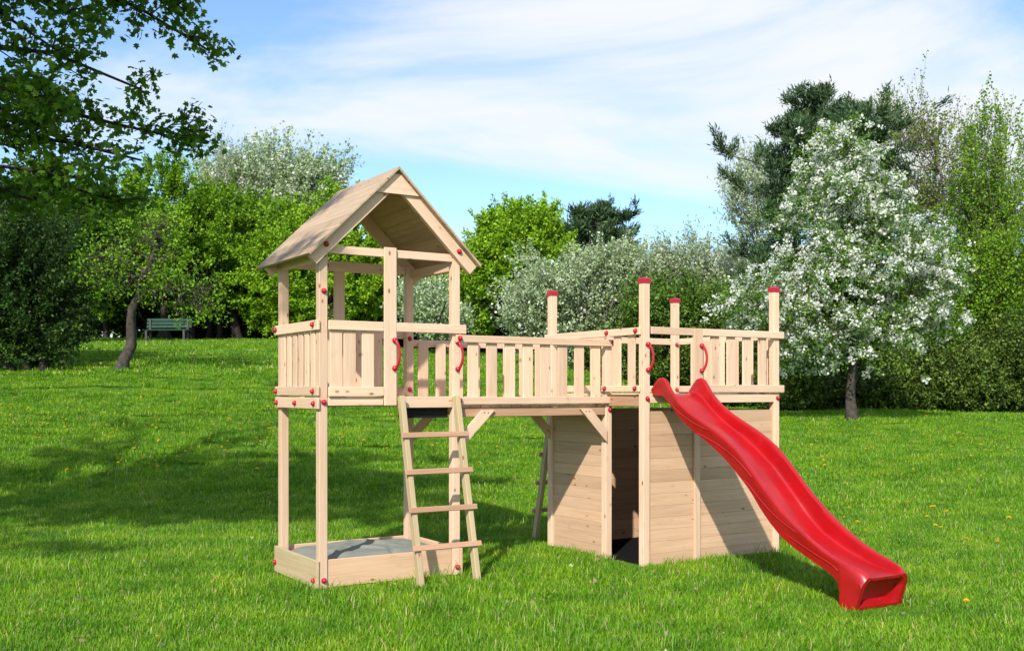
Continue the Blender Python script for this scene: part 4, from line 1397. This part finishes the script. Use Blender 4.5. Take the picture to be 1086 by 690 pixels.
# small tufts close round the boards, where a full patch would poke through
ns = scatter(9000, 6.5, 12.5)
L = frame_local(ns)
ring_ = ((L[:, 0] > FX - .30) & (L[:, 0] < FX + .94) & (L[:, 1] > FY - 2.74) & (L[:, 1] < FY - 1.68)) | ((L[:, 0] > -.32) & (L[:, 0] < TA + PW + .32) & (L[:, 1] > -.31) & (L[:, 1] < TB + PW + .32)) | ((L[:, 0] > FX - .30) & (L[:, 0] < FX + FC + .32) & (L[:, 1] > FY - .30) & (L[:, 1] < FY + FE + .32))
foot = lambda L: (L[:, 0] > FX + .0) & (L[:, 0] < FX + .64) & (L[:, 1] > FY - 2.42) & (L[:, 1] < FY - 1.98)
bad = foot(L) & (rng.uniform(0, 1, len(L)) < .8) | ((L[:, 0] > -.12) & (L[:, 0] < TA + PW + .12) & (L[:, 1] > -.09) & (L[:, 1] < TB + PW + .12)) | ((L[:, 0] > FX - .05) & (L[:, 0] < FX + FC + .13) & (L[:, 1] > FY - .05) & (L[:, 1] < FY + FE + .13))
ns = ns[ring_ & ~bad]
tus = scatter(900, 5.4, 22)
tus = tus[(np.sin(tus[:, 0] * 1.3 + 2) * np.sin(tus[:, 1] * 1.1) + rng.normal(0, .5, len(tus))) > .1]
L = frame_local(tus)
tus = tus[~(((L[:, 0] > -.2) & (L[:, 0] < TA + PW + .2) & (L[:, 1] > -.2) & (L[:, 1] < TB + PW + .2)) | ((L[:, 0] > FX - .2) & (L[:, 0] < FX + FC + .2) & (L[:, 1] > FY - .2) & (L[:, 1] < FY + FE + .2)) | ((L[:, 0] > FX - .15) & (L[:, 0] < FX + .8) & (L[:, 1] > FY - 2.6) & (L[:, 1] < FY - 1.8)))]
pts = np.concatenate([near_big, ns, mid, far, tus])
n1_, n2_, n3_, n4_ = len(near_big), len(ns), len(mid), len(far)
idx = np.concatenate([rng.integers(0, 5, n1_), rng.integers(0, 5, n2_), rng.integers(5, 9, n3_), rng.integers(9, 12, n4_), rng.integers(12, 14, len(tus))])
scl = np.concatenate([rng.uniform(.85, 1.15, n1_), rng.uniform(.28, .36, n2_), rng.uniform(.85, 1.2, n3_), rng.uniform(.85, 1.25, n4_), rng.uniform(.7, 1.15, len(tus))])
me = bpy.data.meshes.new('grass')
me.vertices.add(len(pts)); me.vertices.foreach_set('co', pts.astype(np.float32).ravel())
a = me.attributes.new('idx', 'INT', 'POINT'); a.data.foreach_set('value', idx.astype(np.int32))
a = me.attributes.new('scl', 'FLOAT', 'POINT'); a.data.foreach_set('value', scl.astype(np.float32))
a = me.attributes.new('yaw', 'FLOAT', 'POINT'); a.data.foreach_set('value', rng.uniform(0, math.tau, len(pts)).astype(np.float32))
me.materials.append(M['grass'])
grass = link_mesh('grass', me)
tag(grass, 'short fresh green grass blades covering the whole meadow', 'grass', kind='stuff')
ng = bpy.data.node_groups.new('grass_scatter', 'GeometryNodeTree')
ng.interface.new_socket('Geometry', in_out='INPUT', socket_type='NodeSocketGeometry')
ng.interface.new_socket('Geometry', in_out='OUTPUT', socket_type='NodeSocketGeometry')
gi = ng.nodes.new('NodeGroupInput'); go = ng.nodes.new('NodeGroupOutput')
iop = ng.nodes.new('GeometryNodeInstanceOnPoints')
ci = ng.nodes.new('GeometryNodeCollectionInfo')
ci.inputs['Collection'].default_value = gcol
ci.inputs['Separate Children'].default_value = True
ci.inputs['Reset Children'].default_value = True


def attr(nm, ty):
    q = ng.nodes.new('GeometryNodeInputNamedAttribute'); q.data_type = ty; q.inputs['Name'].default_value = nm
    return [o for o in q.outputs if o.enabled and o.name == 'Attribute'][0]


cx = ng.nodes.new('ShaderNodeCombineXYZ')
ng.links.new(attr('yaw', 'FLOAT'), cx.inputs['Z'])
ng.links.new(gi.outputs[0], iop.inputs['Points'])
ng.links.new(ci.outputs[0], iop.inputs['Instance'])
iop.inputs['Pick Instance'].default_value = True
ng.links.new(attr('idx', 'INT'), iop.inputs['Instance Index'])
ng.links.new(cx.outputs[0], iop.inputs['Rotation'])
ng.links.new(attr('scl', 'FLOAT'), iop.inputs['Scale'])
ng.links.new(iop.outputs[0], go.inputs[0])
md = grass.modifiers.new('scatter', 'NODES'); md.node_group = ng

# dandelions
def dandelion_mesh():
    bm = bmesh.new()
    for k in range(26):
        a = k * 2.39996; el = .15 + 1.25 * (k / 26)
        ln = .020 * (1.05 - .35 * k / 26)
        d = Vector((math.cos(a) * math.cos(el), math.sin(a) * math.cos(el), math.sin(el)))
        s = Vector((-math.sin(a), math.cos(a), 0)) * .0042
        c = Vector((0, 0, .088))
        f = bm.faces.new([bm.verts.new(c + s * .6), bm.verts.new(c + d * ln + s), bm.verts.new(c + d * ln * 1.06), bm.verts.new(c + d * ln - s), bm.verts.new(c - s * .6)])
        f.material_index = 0
    r0 = [bm.verts.new((.003 * math.cos(i * math.tau / 5), .003 * math.sin(i * math.tau / 5), -.01)) for i in range(5)]
    r1 = [bm.verts.new((.0025 * math.cos(i * math.tau / 5) + .002, .0025 * math.sin(i * math.tau / 5), .088)) for i in range(5)]
    for i in range(5):
        f = bm.faces.new((r0[i], r0[(i + 1) % 5], r1[(i + 1) % 5], r1[i])); f.material_index = 1
    me = bpy.data.meshes.new('dandelion'); bm.to_mesh(me); bm.free()
    me.materials.append(M['petal']); me.materials.append(M['stem'])
    a = me.attributes.new('rnd', 'FLOAT', 'POINT'); a.data.foreach_set('value', [random.random() for _ in me.vertices])
    return me


dm = dandelion_mesh()
def dandelion(x, y, s, label):
    o = link_mesh('dandelion', dm, None, (x, y, float(ground_z(x, y)) - .002))
    o.rotation_euler = (rng.normal(0, .15), rng.normal(0, .15), rng.uniform(0, 6.28)); o.scale = (s, s, s)
    return tag(o, label, 'flower', 'yellow dandelions dotted over the meadow')


def ground_hit(u, v):
    """where the sight line through (u, v) meets the meadow"""
    lo = 5.0
    for d in np.arange(5.0, 45, .05):
        p = px(u, v, d)
        if p.z <= ground_z(p.x, p.y): return p
    return None


p = ground_hit(163, 688)
dandelion(p.x, p.y, .75, 'single yellow dandelion close to the lower left edge of the lawn')
spots = []
for _ in range(90): spots.append((rng.uniform(0, 300), rng.normal(452, 14)))
for _ in range(22): spots.append((rng.uniform(60, 300), rng.uniform(470, 510)))
for _ in range(34): spots.append((rng.uniform(300, 580), rng.normal(475, 16)))
for _ in range(70): spots.append((rng.uniform(830, 1086), rng.normal(470, 17)))
for _ in range(28): spots.append((rng.uniform(830, 1086), rng.uniform(490, 600)))
spots += [(885, 513), (897, 519), (1068, 560), (1022, 585), (1025, 652), (918, 574)]
for u, v in spots:
    p = ground_hit(u, v)
    if p is None: continue
    Lq = to_local(p)
    if (-.1 < Lq.x < TA + .2 and -.1 < Lq.y < TB + .2) or (FX - .1 < Lq.x < FX + FC + .2 and FY - .1 < Lq.y < FY + FE + .2): continue
    dandelion(p.x, p.y, float(rng.uniform(1.05, 1.45)), 'small yellow dandelion flower in the green meadow grass')

# dry leaves lying in the near grass
P = scatter(900, 5.6, 12)
L = frame_local(P)
P = P[~(sand(L) | den(L) | foot(L))]
P[:, 2] += .022
V, F_, r = leaves(P, .035, KITE * np.array([1.3, 1, 2.5]), 1.2)
lt_ = link_mesh('leaf_litter', fast_mesh('leaf_litter', V, F_, [M['litter']], r))
tag(lt_, 'scattered dry brown leaves lying in the near grass', 'dry leaves', kind='stuff')
